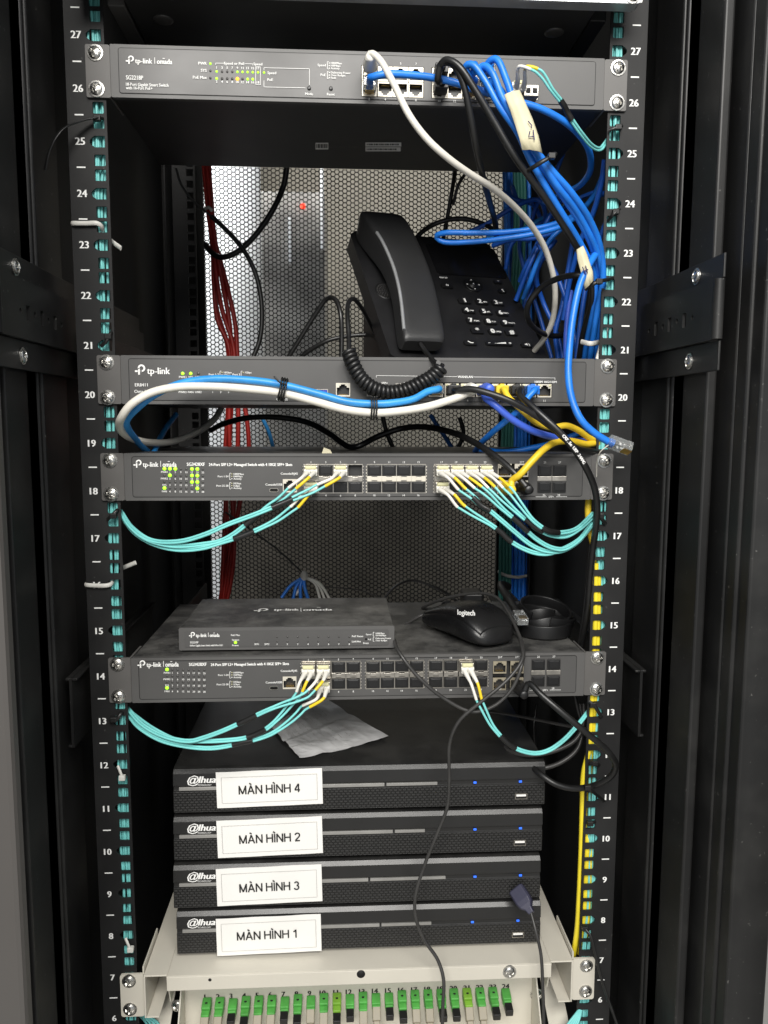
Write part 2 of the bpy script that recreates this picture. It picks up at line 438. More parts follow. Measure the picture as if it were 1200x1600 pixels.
# front posts: folded vertical profiles, mirrored
def prism(mb, xa, xb, y0, y1, z0=-800, z1=740):
    mb.box(min(xa, xb), max(xa, xb), y0, y1, z0, z1)
for s in (-1, 1):
    m = MB(); V = 960
    X = lambda u, Y: s*P(u, V, Y).x
    prism(m, X(1034, -28), X(1052, -28), -28, -22)
    prism(m, s*283, s*299, -22, 40)
    prism(m, X(1086, -92), X(1102, -92), -92, -20)
    prism(m, s*304, X(1086, -92), -50, -20)
    prism(m, X(1102, -92), X(1127, -92)+s*12, -60, -20)
    prism(m, X(1128, -112), X(1143, -112), -112, -60)
    m.build('front_post', 'post', RACK, 2.2, 3)
    if s > 0:
        d = MB(); prism(d, X(1146, -128), X(1172, -128), -128, -100); prism(d, X(1174, -150), X(1215, -150)+14, -144, -110)
        DOOR = d.build('front_door', 'post', RACK, 2.5, 3)
    else:
        d = MB(); prism(d, X(1146, -128), X(1162, -128), -128, -100); d.build('front_post_edge', 'post', RACK, 2, 2)
m = MB(); m.box(-303, 303, -20, 590, 741, 745); m.build('roof_panel', 'inner', RACK)
m = MB(); m.box(-303, 303, -20, 590, -806, -801); m.build('base_panel', 'inner', RACK)
def honeycomb(nx, nz, pitch, wall, mapf):
    """one sheet of hexagonal holes; mapf turns (x, z, depth) into a point"""
    m = MB(); a = pitch/math.sqrt(3); cw = pitch*math.sqrt(3)/2; vs = []; fs = []
    ri = (pitch-wall)/math.sqrt(3)
    for i in range(nx):
        for j in range(nz):
            x = (i-nx/2)*cw; z = j*pitch+(pitch/2 if i % 2 else 0); o = len(vs)
            for r, d in ((a, 0), (ri, 0), (ri, 1.2)):
                for k in range(6):
                    t = PI/3*k; vs.append(mapf(x+r*math.cos(t), z+r*math.sin(t), d))
            for k in range(6):
                k2 = (k+1) % 6
                fs.append((o+k, o+k2, o+6+k2, o+6+k)); fs.append((o+6+k, o+6+k2, o+12+k2, o+12+k))
    return m.add(vs, fs)
m = honeycomb(77, 130, 7.25, 1.42, lambda x, z, d: Vector((x+4, 560+d, z-430)))
for xa, xb in ((-303, -236), (244, 303)): m.box(xa, xb, 556, 566, -800, 740)
m.box(-236, 244, 556, 566, -800, -428); m.box(-236, 244, 556, 566, 512, 740)
m.build('rear_door', 'meshm', RACK)
h = P(1192, 1400, -175)
m = honeycomb(20, 100, 8.0, 2.0, lambda x, z, d: Vector((h.x+8+d+(70-x)*.30, h.y-70+x, z-720)))
m.build('door_mesh', 'rail', DOOR)
# depth support angles at the lower switch and upper server
for s in (-1, 1):
    m = MB(); a, b = sorted((s*220.5, s*223)); z = UZ(14)-22
    m.box(a, b, 8, 428, z-2, z+24); a2, b2 = sorted((s*206, s*220.5)); m.box(a2, b2, 8, 428, z-2, z)
    m.build('support_angle', 'post', RACK, .5)
    m = MB(); z = UZ(21); a, b = sorted((s*262, s*264)); m.box(a, b, 60, 428, z-24, z+18); m.build('support_angle', 'post', RACK, .5)
# ------------------------------------------------------------------ the room behind the cabinet
m = MB(); m.box(-1600, 1600, 1900, 1920, -950, 1700); tag(m.build('back_wall', 'wall'), kind='structure')
m = MB(); m.box(-2500, 2500, -3000, 2000, -960, -950); tag(m.build('floor', 'floor'), kind='structure')
pc_ = P(345, 500, 1560)
m = MB(); m.lathe((pc_.x, 1560, -949), (0, 0, 1), [(118, 0), (118, 2300)], 48)
tag(m.build('white_falloff_form', 'lightwall'), 'added round white form shaped for a soft light falloff, seen through the honeycomb door beside the red cables', 'backdrop')  # added rounded shape, its curve makes the bright background fade softly
CAB = thing('grey_cabinet', 'tall grey cabinet standing behind the honeycomb door', 'cabinet', (0, 1200, -949))
ca, cb = P(410, 500, 1150).x, P(508, 500, 1150).x
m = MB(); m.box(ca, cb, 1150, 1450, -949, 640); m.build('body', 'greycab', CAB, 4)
m = MB()
for u, v0, v1 in ((452, 340, 412), (503, 250, 390)):
    a, b = P(u, v0, 1140), P(u, v1, 1140); m.box(a.x-4, a.x+4, 1136, 1149.5, b.z, a.z)
m.build('trim', 'lightwall', CAB, 2)
m = MB(); a = P(473, 321, 1140); m.lathe(a+Vector((0, 8, 0)), (0, -1, 0), [(6, 0), (6, 5), (3, 8), (0.01, 9)]); m.build('status_lamp', 'ledr', CAB)
DK = thing('background_shade_box', 'added low dark box darkening the view behind the lower part of the honeycomb door', 'cabinet', (0, 1050, -949))  # added dark mass, put in to darken the lower background
a, b = P(352, 760, 1000), P(830, 760, 1000)
m = MB(); m.box(a.x, b.x, 1000, 1120, -949, P(500, 745, 1000).z); m.build('body', 'darkbox', DK, 3)
m = MB(); a, b = P(-40, 1200, -215), P(20, 1200, -215); m.box(a.x-200, b.x, -215, -200, -949, 740)
tag(m.build('neighbouring_cabinet', 'nbr', bevel=4), 'grey side of the neighbouring cabinet left of the black posts', 'cabinet')
# ================================================================== sockets
def rj_loop(up=1, k=1.0):
    q = [(-5.8, -4.9), (5.8, -4.9), (5.8, 2.0), (3.4, 2.0), (3.4, 3.7), (2.0, 3.7), (2.0, 5.0), (-2.0, 5.0), (-2.0, 3.7), (-3.4, 3.7), (-3.4, 2.0), (-5.8, 2.0)]
    return [(x*k, z*up*k) for x, z in q]
def cavity(w, h, d, y=.4):
    m = MB(); x, z = w/2, h/2
    m.add([(-x, y, -z), (x, y, -z), (x, y, z), (-x, y, z), (-x, d, -z), (x, d, -z), (x, d, z), (-x, d, z)],
          [(0, 1, 5, 4), (1, 2, 6, 5), (2, 3, 7, 6), (3, 0, 4, 7), (4, 5, 6, 7)])
    return m
RJ = {}
for up in (1, -1):
    m = MB(); m.plate([rect(-6.55, 6.55, -6.2, 6.2), rj_loop(up)], -.9, .6)
    c = cavity(12.6, 11.6, 12)
    g = MB()
    for k in range(8): g.box(-3.6+k, -3.2+k, 2, 9, up*-4.2-.25, up*-4.2+.25)
    RJ[up] = (m, c.mesh('port_cavity', 'hole'), g.mesh('contacts', 'gold'))
RJM = {}
def rj45(parent, p, up=1, m='cream'):
    k = (up, m)
    if k not in RJM: RJM[k] = RJ[up][0].mesh('ethernet_port', m)
    o = inst('ethernet_port', RJM[k], parent, p)
    inst('port_cavity', RJ[up][1], o, p); inst('contacts', RJ[up][2], o, p)
    return o
m = MB(); m.plate([rect(-7.1, 7.1, -6.0, 6.0), rect(-6.55, 6.55, -5.2, 5.2)], -.8, 1); SFPM = m.mesh('fibre_slot', 'steel')
SFPC = cavity(13.1, 10.6, 14).mesh('slot_cavity', 'hole')
m = MB(); m.box(-6.3, 6.3, -2.2, 6, -4.9, 4.9); m.box(-4.9, 4.9, -2.8, -2.1, -3.4, 3.9); DPM = m.mesh('dust_plug', 'black')
PORT = {}
def sfp(parent, key, p, kind='plug'):
    o = inst('fibre_slot', SFPM, parent, p); inst('slot_cavity', SFPC, o, p)
    if kind == 'plug':
        d = inst('dust_plug', DPM, o, p+Vector((0, random.uniform(-.3, .5), random.uniform(-.2, .2)))); bev(d, .6)
    PORT[key] = p
    return o
LEDM = {}
def lamp(parent, p, m='ledoff', r=1.0):
    k = (m, r)
    if k not in LEDM:
        q = MB(); q.lathe((0, 0, 0), (0, -1, 0), [(r, -1), (r, .35), (r*.7, .6), (.01, .7)], 12); LEDM[k] = q.mesh('indicator_lamp', m)
    return inst('indicator_lamp', LEDM[k], parent, p)
def text_parts(mb, parent):
    cs = sorted((sum(mb.v[i].x for i in f)/len(f), f) for f in mb.f); grp = [[cs[0]]]
    for a, b in zip(cs, cs[1:]):
        if b[0]-a[0] > 18: grp.append([])
        grp[-1].append(b)
    for g in grp:
        q = MB(); ids = {}
        for _, f in g:
            for i in f:
                if i not in ids: ids[i] = len(q.v); q.v.append(mb.v[i])
            q.f.append(tuple(ids[i] for i in f)); q.m.append(0); q.sm.append(False)
        q.build('printed_text', 'white', parent)
def logo(mb, p, h, R=Vector((1, 0, 0)), Up=Vector((0, 0, 1))):
    """ring with a stem and a side bar"""
    n = R.cross(Up); f = lambda x, z: p+R*(x*h)+Up*(z*h)+n*.25
    K = 22; vs = []; fs = []
    for k in range(K+1):
        a = PI*1.08-2*PI*.86*k/K
        for r in (.36, .19): vs.append(f(.14+r*math.cos(a), .14+r*math.sin(a)))
    for k in range(K): fs.append((2*k, 2*k+1, 2*k+3, 2*k+2))
    mb.add(vs, fs)
    for q in (((-.2, -.5), (-.03, -.5), (-.03, .16), (-.2, .16)), ((-.5, -.24), (-.235, -.24), (-.235, -.07), (-.5, -.07)), ((.005, -.24), (.16, -.24), (.16, -.07), (.005, -.07))):
        mb.add([f(*c) for c in q], [(0, 1, 2, 3)])
def brand(mb, u, v, Y, hpx, omada=True, wpx=None):
    s = pxmm(Y); p = P(u, v, Y); logo(mb, p, hpx*1.55*s)
    w = wpx*s
    if omada:
        mb.text('tp-link', p+Vector((hpx*1.0*s, 0, -.6)), hpx*s*.95, bold=.008, width=w*.46)
        mb.line(p+Vector((hpx*s+w*.53, 0, -hpx*s*.6)), p+Vector((hpx*s+w*.53, 0, hpx*s*.55)), .45)
        mb.text('omada', p+Vector((hpx*s+w*.59, 0, -.6)), hpx*s*.95, bold=.008, width=w*.41)
        q = p+Vector((hpx*s+w*.775, 0, hpx*s*.42)); mb.line(q-Vector((w*.03, 0, 0)), q+Vector((w*.03, 0, 0)), .5)
    else: mb.text('tp-link', p+Vector((hpx*1.05*s, 0, -.9)), hpx*s, bold=.008, width=w)
YF = -5.0
def lab(mb, body, u, v, hpx, align='L', Y=YF, wpx=None, bold=.006):
    s = pxmm(Y); mb.text(body, P(u, v, Y), hpx*s, align, width=wpx*s if wpx else None, bold=bold)
def bracket(mb, u, v0, v1, Y=YF):
    mb.line(P(u, v0, Y), P(u, v1, Y), .4)
    for v in (v0, v1): mb.line(P(u, v, Y), P(u, v, Y)+Vector((1.2, 0, 0)), .4)
def rack_unit(name, label, cat, zc, depth, holes, sz, ears=True, inl=(-212, 211)):
    r = thing(name, label, cat, (0, depth/2, zc-22))
    m = MB(); m.box(-219, 219, 1.6, depth, zc-21.6, zc+21.6); ch = m.build('chassis', 'case', r, .8)
    m = MB(); m.plate([rrect(-219.6, 219.6, zc-22, zc+22, .8, 1)]+holes, -4, 1.5); m.build('front_panel', 'grey', r, .7)
    m = MB(); m.plate([rrect(inl[0]-.7, inl[1]+.7, zc-19, zc+19.3, 2.2, 2), rrect(inl[0]+.5, inl[1]-.5, zc-17.8, zc+18.1, 1.2, 2)], -4.12, -3.9); m.build('panel_groove', 'hole', r)
    m = MB(); m.plate([rrect(inl[0], inl[1], zc-18.3, zc+18.6, 1.6, 2)]+holes, -4.6, -3.9); m.build('panel_inlay', 'grey2', r, .25)
    for s in (-1, 1):
        a, b = sorted((s*220.2, s*241.3)); m = MB()
        m.plate([rrect(a, b, zc-22, zc+22, 1.5, 2)], -2.6, -.2); c, d = sorted((s*220.2, s*222.2)); m.box(c, d, -.2, 40, zc-21.5, zc+21.5)
        e = m.build('mounting_ear', 'ear', r, .5)
        for z in sz: screw(e, (s*232.6, -2.6, z))
    return r
# ================================================================== switch at unit 26
def zof(u, v, Y=YF): return P(u, v, Y).z
zc = UZ(26.31); Z1 = zc
tz, bz = tz1, bz1 = zof(577, 114.5), zof(577, 138.5)
b1 = [XZ(u, tz, YF).x for u in (577, 602, 626, 650)]; b2 = [XZ(u, tz, YF).x for u in (687, 711, 735, 759)]
hole = [rect(b[0]-7.2, b[-1]+7.2, bz-6.7, tz+6.7) for b in (b1, b2)]
sx = [P(828, 144, YF), P(856, 147, YF)]
hole += [rect(p.x-6.9, p.x+6.9, p.z-5.7, p.z+5.7) for p in sx[:1]]
SW1 = rack_unit('network_switch', 'grey network switch with sixteen cream sockets, topmost of the grey rack units', 'network switch', zc, 180, hole, (UZ(26.645), UZ(25.97)))
for b in (b1, b2):
    for i, x in enumerate(b):
        rj45(SW1, Vector((x, -3.9, tz)), 1); rj45(SW1, Vector((x, -3.9, bz)), -1)
PORT['a17'] = sx[0]
sfp(SW1, 'a18', Vector((sx[0].x, -3.9, sx[0].z)), 'open')
t = MB()
brand(t, 203, 93.5, YF, 7.5, True, 53)
lab(t, 'SG2218P', 197, 121, 6, wpx=24.5); lab(t, '18-Port Gigabit Smart Switch', 197, 131.6, 4.4, wpx=61); lab(t, 'with 16-Port PoE+', 197, 137.2, 4.4, wpx=38)
for s, v in (('PWR', 99.3), ('SYS', 110.2), ('PoE Max', 121.3)): lab(t, s, 323, v, 4, 'R')
for v, m in ((99.6, 'led'), (110.8, 'ledoff'), (122.2, 'ledoff')): lamp(SW1, P(328.8, v, -4.6), m)
cx = [338.6, 347, 355, 363, 371, 379, 387, 395, 403.2]
for i, u in enumerate(cx):
    dv = (u-338)*.02
    lab(t, str(2*i+1), u, 105.6+dv, 3.4, 'C'); lab(t, str(2*i+2), u, 127.6+dv, 3.4, 'C')
    lamp(SW1, P(u, 111.8+dv, -4.6), 'led' if i in (0, 4, 5, 6, 7, 8) else 'ledoff')
    if i < 8: lamp(SW1, P(u, 122.8+dv, -4.6), 'ledo' if i == 4 else 'led' if i in (0, 6, 7) else 'ledoff', 1.6 if i == 4 else 1.15)
lab(t, 'Speed or PoE', 366, 99.3, 3.8, 'C'); lab(t, 'Speed', 403, 100.2, 3.8, 'C')
def poly(mb, pts, w=.35, Y=YF):
    q = [P(u, v, Y) for u, v in pts]
    for a, b in zip(q, q[1:]): mb.line(a, b, w)
poly(t, [(337, 101.5), (337, 98.8), (351, 99)]); poly(t, [(380, 99.8), (395, 100), (395, 102.5)])
poly(t, [(399.5, 104.5), (407, 104.6), (407, 132.5), (399.5, 132.3), (399.5, 104.5)])
poly(t, [(412.5, 110), (412.5, 106), (483.5, 107.6), (483.5, 133)]); poly(t, [(412.5, 126), (412.5, 136), (477, 137.4)])
lamp(SW1, P(412.6, 113.4, -4.6), 'led')
lab(t, 'Speed', 418, 113.8, 3.8); lab(t, 'PoE', 418, 124.6, 3.8); lab(t, 'Mode', 483, 146.8, 3.6, 'C')
lab(t, 'Speed', 509, 102, 3.6, 'R'); lab(t, 'PoE', 509, 117.2, 3.6, 'R'); bracket(t, 511.5, 96.5, 108); bracket(t, 511.5, 111.5, 123)
for s, v in (('1000Mbps', 98.6), ('100Mbps', 102.6), ('Activity', 106.7), ('Delivering Power', 113.4), ('Over Budget', 117.5), ('Fault', 121.6)):
    lab(t, s, 517, v, 2.9); t.lathe(P(514.5, v, -4.6), (0, -1, 0), [(.5, 0), (.5, .3), (.01, .35)], 8)
lab(t, 'Reset', 517, 147.4, 3.6, 'C')
for i, x in enumerate(b1+b2):
    if i not in (0, 4, 5): t.text(str(2*i+1), (x, YF, tz+8.8), 2, 'C')
    t.text(str(2*i+2), (x, YF, bz-8.8), 2, 'C')
text_parts(t, SW1)
m = MB()
for u, v, r in ((483, 138, 1.7), (517, 138.5, 1.7)): m.lathe(P(u, v, -4.6), (0, -1, 0), [(r, 0), (r, .8), (r*.7, 1.0), (.01, 1.0)], 14)
m.build('push_button', 'black', SW1)
# sticker below the case
zb = zc-21.75
m = MB(); k = MB()
def under(mb, u0, u1, v0, v1, lift):
    q = [PZ(u, v, zb-lift) for u, v in ((u0, v1), (u1, v1), (u1, v0), (u0, v0))]; mb.add(q, [(0, 1, 2, 3)])
under(m, 493, 513, 223, 233.5, .1); under(m, 571, 627, 222.5, 229, .1); under(m, 571, 626, 230, 236.5, .1)
for i in range(8): under(k, 494.5+i*2.2, 495.7+i*2.2+(i % 2)*.5, 225, 231.5, .25)
for i in range(18): under(k, 573+i*2.8, 574.4+i*2.8+(i % 3)*.5, 224.5, 227, .25); under(k, 573+i*2.6, 574.2+i*2.6+(i*7 % 3)*.5, 232, 234.5, .25)
st = m.build('case_sticker', 'sticker', SW1); k.build('sticker_print', 'inkblack', st)
g = MB()
for u, v, s in ((520, 229, 'CE'), (536, 229.5, 'FC'), (553, 229.5, 'UK')):
    g.text(s, PZ(u, v, zb-.2), 5, 'C', R=(1, 0, 0), Up=(0, -1, 0), lift=.1)
g.build('case_print', 'ledoff', SW1)
# ================================================================== router at unit 20
zc = UZ(20.305); Z2 = zc
pz = pz2 = zof(851, 610.5)
rx = [XZ(u, pz, YF).x for u in (681, 706, 731, 755, 779.5, 803.5, 827, 851)]
cons = P(536, 609, YF); usb = P(501.5, 613, YF); sf = [XZ(u, pz, YF) for u in (585, 630)]
hole = [rect(rx[0]-7.2, rx[-1]+7.2, pz-6.7, pz+7.2), rect(cons.x-6.5, cons.x+6.5, cons.z-6.2, cons.z+6.2), rect(usb.x-6.6, usb.x+6.6, usb.z-3, usb.z+3)]
hole += [rect(p.x-6.9, p.x+6.9, p.z-5.7, p.z+5.7) for p in sf]
SW2 = rack_unit('network_router', 'grey router with coiled phone cord and white and blue leads across its front', 'router', zc, 220, hole, (UZ(20.655), UZ(19.94)))
rj45(SW2, Vector((cons.x, -3.9, cons.z)), 1)
for x in rx:
    rj45(SW2, Vector((x, -3.9, pz)), 1)
    for d in (-1, 1): lamp(SW2, Vector((x+d*4.9, -4.8, pz+4.7)), 'latch', 1.2)
for i, p in enumerate(sf): sfp(SW2, 'r%d' % i, Vector((p.x, -3.9, p.z)))
m = MB(); m.plate([rect(usb.x-6.5, usb.x+6.5, usb.z-2.9, usb.z+2.9), rect(usb.x-5.9, usb.x+5.9, usb.z-2.4, usb.z+2.4)], -5.2, 8); us = m.build('usb_socket', 'steel', SW2)
m = MB(); m.box(usb.x-5.6, usb.x+5.6, -4.6, 8, usb.z-.2, usb.z+2.1); m.box(usb.x-5.9, usb.x+5.9, 6, 8, usb.z-2.4, usb.z+2.4); m.build('socket_tongue', 'usbblue', us)
t = MB()
brand(t, 219, 577.5, YF, 10, False, 34)
lab(t, 'ER8411', 211, 601.3, 4.8, wpx=19); lab(t, 'Omada', 210, 611.5, 4.8)
for u, a, b, m in ((285.5, 'PWR1', 'PWR2', 'led'), (298, 'SYS', 'FAN', 'led'), (310, 'USB1', 'USB2', 'ledoff')):
    lamp(SW2, P(u, 583.6, -4.6), m, 1.5); lab(t, a, u, 589.2, 3.2, 'C'); lab(t, b, u, 612.6, 3.2, 'C')
for i, u in enumerate((332.5, 345, 357)): lab(t, str(i+1), u, 612.6, 3.2, 'C')
for u, s, w in ((343, 'Port 1-2', ('10Gbps', '1Gbps', 'Activity')), (376, 'Port 3', ('1Gbps', '', 'Activity'))):
    lab(t, s, u-1, 585.2, 3.2, 'R'); bracket(t, u+.8, 580, 592)
    for i, x in enumerate(w):
        if x: lab(t, x, u+7, 582+4*i, 2.8); lamp(SW2, P(u+4, 582+4*i, -4.6), 'latch' if i == 0 else 'white', .55)
lab(t, 'USB/LTE', 441, 624.2, 3.4, 'C')
poly(t, [(588, 590), (588, 586.8), (714, 588.6)]); poly(t, [(740, 589), (867, 590.6), (867, 594)]); lab(t, 'WAN/LAN', 727, 588.8, 3.6, 'C')
lab(t, 'SFP+', 601, 598.6, 3.4, 'C'); lab(t, 'SFP', 634, 599, 3.4, 'C'); lab(t, '1000M', 841.5, 596.6, 3.4, 'C'); lab(t, '10G/100M', 860, 596.8, 3.4, 'C')
for i, x in enumerate(rx): t.text(str(i+4), (x, YF, pz-9.4), 2, 'C')
text_parts(t, SW2)
# ================================================================== the two fibre switches
def fibre_switch(key, label, zc, sz, px, opens, lit):
    """px: measured columns of the photo at this unit"""
    top, bot = zof(px['ref'], px['top']), zof(px['ref'], px['bot'])
    rt, rb = zof(px['rj'][0], px['rjv'][0]), zof(px['rj'][0], px['rjv'][1])
    xs = [[XZ(u, top, YF).x for u in blk] for blk in px['blocks']]
    rj = [XZ(u, rt, YF).x for u in px['rj']]
    cn = P(px['cons'][0], px['cons'][1], YF); ub = P(px['usb'][0], px['usb'][1], YF)
    hole = [rect(b[0]-7.2, b[-1]+7.2, bot-6.1, top+6.1) for b in xs] + [rect(rj[0]-6.9, rj[1]+6.9, rb-6.4, rt+6.4),
            rect(cn.x-6.5, cn.x+6.5, cn.z-6.2, cn.z+6.2), rrect(ub.x-4, ub.x+4, ub.z-1.6, ub.z+1.6, 1.2, 2)]
    r = rack_unit('fibre_switch', label, 'network switch', zc, 220, hole, sz)
    t = MB(); n = 0
    for bi, b in enumerate(xs):
        lm = MB()
        for i, x in enumerate(b):
            for row, z in ((0, top), (1, bot)):
                num = n+1+2*i+row
                sfp(r, key+str(num), Vector((x, -3.9, z)), 'open' if num in opens else 'plug')
            t.text(str(n+1+2*i), (x, YF, top+7.7), 1.9, 'C'); t.text(str(n+2+2*i), (x, YF, bot-7.9), 1.9, 'C')
            mz = (top+bot)/2
            lm.box(x-7.0, x+7.0, -5.6, -3, mz-1.5, mz+1.5); lm.box(x-6.9, x-2.6, -6, -5.7, mz-2.6, mz+2.4); lm.box(x+2.6, x+6.9, -6, -5.7, mz-2.6, mz+2.4)
            for kx in (b[0]-7.6, b[-1]+7.6):
                if i == 0:
                    for q in range(9): lm.box(kx-.35, kx+.35, -5, -4.2, bot-5+q*(top-bot+10)/8.5-.7, bot-5+q*(top-bot+10)/8.5+.7)
        lm.build('cage_spring', 'steel' if bi != 1 or key == 'd' else 'cream', r, .25)
        n += 2*len(b)
    for i, x in enumerate(rj):
        rj45(r, Vector((x, -3.9, rt)), 1, 'cream' if key == 'c' else 'beige'); rj45(r, Vector((x, -3.9, rb)), 1, 'cream' if key == 'c' else 'beige')
        PORT[key+'t%d' % (2*i+1)] = Vector((x, -3.9, rt)); PORT[key+'t%d' % (2*i+2)] = Vector((x, -3.9, rb))
        t.text('%dT' % (25+2*i), (x, YF, top+7.7), 1.9, 'C'); t.text('%dT' % (26+2*i), (x, YF, bot-7.9), 1.9, 'C')
    for i, u in enumerate(px['plus']):
        x = XZ(u, top, YF).x
        for row, z in ((0, top), (1, bot)):
            m = MB(); m.plate([rect(x-6.9, x+6.9, z-5.6, z+5.6)], -5.2, -4.4); o = m.build('uplink_slot', 'ledoff', r, .2)
            d = inst('dust_plug', DPM, o, Vector((x, -4.6, z))); bev(d, .6)
        m = MB(); z = (top+bot)/2; m.box(x-6.9, x+6.9, -5.8, -4.4, z-2.2, z+2.2); m.build('cage_spring', 'steel', r, .2)
        t.text(str(25+2*i), (x, YF, top+7.7), 1.9, 'C'); t.text(str(26+2*i), (x, YF, bot-7.9), 1.9, 'C')
    x0, x1 = XZ(px['plus'][0], top, YF).x-8, XZ(px['plus'][1], top, YF).x+8; z = bot-9.6
    xm = (x0+x1)/2
    for a, b in ((x0, xm-4.5), (xm+4.5, x1)): t.line((a, YF, z), (b, YF, z), .35)
    t.text('SFP+', (xm, YF, z), 1.9, 'C')
    rj45(r, Vector((cn.x, -3.9, cn.z)), 1)
    m = MB(); m.plate([rrect(ub.x-4.2, ub.x+4.2, ub.z-1.8, ub.z+1.8, 1.3, 2), rrect(ub.x-3.7, ub.x+3.7, ub.z-1.3, ub.z+1.3, 1, 2)], -5.3, 3)
    us = m.build('usb_socket', 'steel', r); m = MB(); m.box(ub.x-2.6, ub.x+2.6, -4.6, 3, ub.z-.4, ub.z+.4); m.box(ub.x-4, ub.x+4, 3.1, 3.5, ub.z-1.6, ub.z+1.6); m.build('socket_tongue', 'hole', us)
    lab(t, 'Console/RJ45', px['cons'][0]-1, px['cons'][1]-19, 3.4, 'C'); lab(t, 'Console/USB', px['usb'][0], px['usb'][1]-9, 3.4, 'C')
    bu, bv, bw = px['brand']; brand(t, bu, bv, YF, 8, True, bw)
    lab(t, 'SG3428XF', px['model'][0], px['model'][1], 5.2, wpx=27.5, bold=.01)
    lab(t, '24-Port SFP L2+ Managed Switch with 4 10GE SFP+ Slots', px['desc'][0], px['desc'][1], 4.6, wpx=px['desc'][2], bold=.012)
    names = [['PWR1']+[str(k) for k in range(1, 28, 4)], ['PWR2']+[str(k) for k in range(2, 28, 4)], ['SYS']+[str(k) for k in range(3, 28, 4)], ['FAN']+[str(k) for k in range(4, 29, 4)]]
    for ri, v in enumerate(px['lv']):
        for ci, u in enumerate(px['lu']):
            on = (ri, ci) in lit
            lamp(r, P(u, v+(u-px['lu'][0])*.012, -4.6), 'led' if on else 'ledoff', 1.7 if on else 1.1)
            lab(t, names[ri][ci], u, v+5.2+(u-px['lu'][0])*.012, 2.9, 'C')
    lu, lv = px['leg']
    for s, v, ws in (('Port 1-24', lv, ('1000Mbps', '100Mbps', 'Activity')), ('Port 25-28', lv+14.6, ('10Gbps', '1Gbps', 'Activity'))):
        lab(t, s, lu-2, v, 3, 'R'); bracket(t, lu, v-5, v+5)
        for i, w in enumerate(ws): lab(t, w, lu+6, v-3.7+3.7*i, 2.8); lamp(r, P(lu+3.4, v-3.7+3.7*i, -4.6), ('latch', 'latch', 'white')[i], .5)
    text_parts(t, r)
    return r
pc = dict(ref=486, top=735, bot=761, rj=(788.5, 815), rjv=(735, 761), blocks=[(486, 509, 532, 555), (585, 608, 631, 654), (690, 712.5, 735, 757.5)], plus=(851, 874),
          cons=(453, 759), usb=(428, 766), brand=(215, 724.5, 51), model=(292, 725.3), desc=(326.5, 725.8, 128), lu=[257, 265.5, 274, 282.6, 291.3, 300, 308.4, 317], lv=[732.3, 742.6, 752.6, 762.6], leg=(359, 744.3))
SW3 = fibre_switch('c', 'grey fibre switch with eight lit green lamps and a yellow lead, below the router', UZ(18.3), (UZ(18.645), UZ(17.94)), pc, (1, 2, 5, 7, 17, 18, 19, 21, 22, 23, 24),
                   {(0, 0), (0, 1), (0, 2), (0, 5), (0, 6), (1, 1), (1, 5), (1, 6), (2, 5), (2, 6), (3, 0), (3, 6)})
pd = dict(ref=482, top=1043, bot=1069, rj=(781, 808), rjv=(1043, 1069), blocks=[(482, 505.5, 529, 552), (583, 605.5, 628, 651), (681, 704.5, 728, 751.5)], plus=(841, 865),
          cons=(452.5, 1067), usb=(428, 1075), brand=(221, 1037.5, 50), model=(295.5, 1038), desc=(329.5, 1038.4, 123.5), lu=[261, 269.3, 277.6, 286.3, 294.8, 303, 311, 319.3], lv=[1046, 1056, 1065.5, 1074.8], leg=(359, 1054.5))
SW4 = fibre_switch('d', 'grey fibre switch with the small switch and a mouse on top of it', UZ(13.92), (UZ(14.28), UZ(13.56)), pd, (1, 3, 4, 21), {(0, 0), (3, 0)})
TOP4 = UZ(13.92)+22
m = MB(); q = [P(502, 711, 3), P(506, 699, 6), P(516, 703, 5), P(521, 712, 3)]
m.add(q+[Vector(x)+Vector((0, .6, 0)) for x in q], [(0, 1, 2, 3), (7, 6, 5, 4), (0, 4, 5, 1), (1, 5, 6, 2), (2, 6, 7, 3), (3, 7, 4, 0)])
tag(m.build('tape_scrap', 'tape'), 'torn pale tape scrap on the top edge of the fibre switch below the router', 'tape')
# ================================================================== small switch on top of the lower fibre switch
f0 = PZ(282, 1016, TOP4+1.5); fy = f0.y-1
x0, x1 = PZ(281, 1017, TOP4+1.5).x, PZ(616, 1016, TOP4+1.5).x
zt = P(450, 979, fy).z; zb = TOP4+2.0
SM = thing('small_switch', 'small grey switch with one lit green lamp resting on the lower fibre switch', 'network switch', ((x0+x1)/2, fy+60, TOP4))
m = MB(); m.box(x0, x1, fy+2, fy+126, zb, zt-.3); m.build('chassis', 'case', SM, 1)
m = MB(); m.plate([rrect(x0-.5, x1+.5, zb, zt, 1.2, 2)], fy-1.5, fy+2); m.build('front_panel', 'grey', SM, .8)
m = MB(); m.plate([rrect(x0+5, x1-5, zb+3, zt-3.2, 2, 3)], fy-2.1, fy-1.4); m.build('panel_inlay', 'grey2', SM, .25)
m = MB()
for x in (x0+18, x1-18): m.box(x-14, x+14, fy+8, fy+30, TOP4+.1, zb+.2); m.box(x-14, x+14, fy+96, fy+118, TOP4+.1, zb+.2)
m.build('rubber_foot', 'black', SM)
yf = fy-2.3; t = MB()
brand(t, 300, 991.8, yf, 6, True, 37)
lab(t, 'SG2210P', 297, 1003.7, 3.2, Y=yf, wpx=13); lab(t, '10-Port Gigabit Smart Switch with 8-Port PoE+', 297, 1008.6, 2.9, Y=yf, wpx=52)
for s, v in (('PoE Max', 992.2), ('System', 999.6), ('Power', 1008.2)): lab(t, s, 368, v, 2.8, 'C', Y=yf)
lamp(SM, P(368, 1003.8, fy-2.1), 'led', 1.5)
us = [401, 417]+[433+16.1*i for i in range(8)]
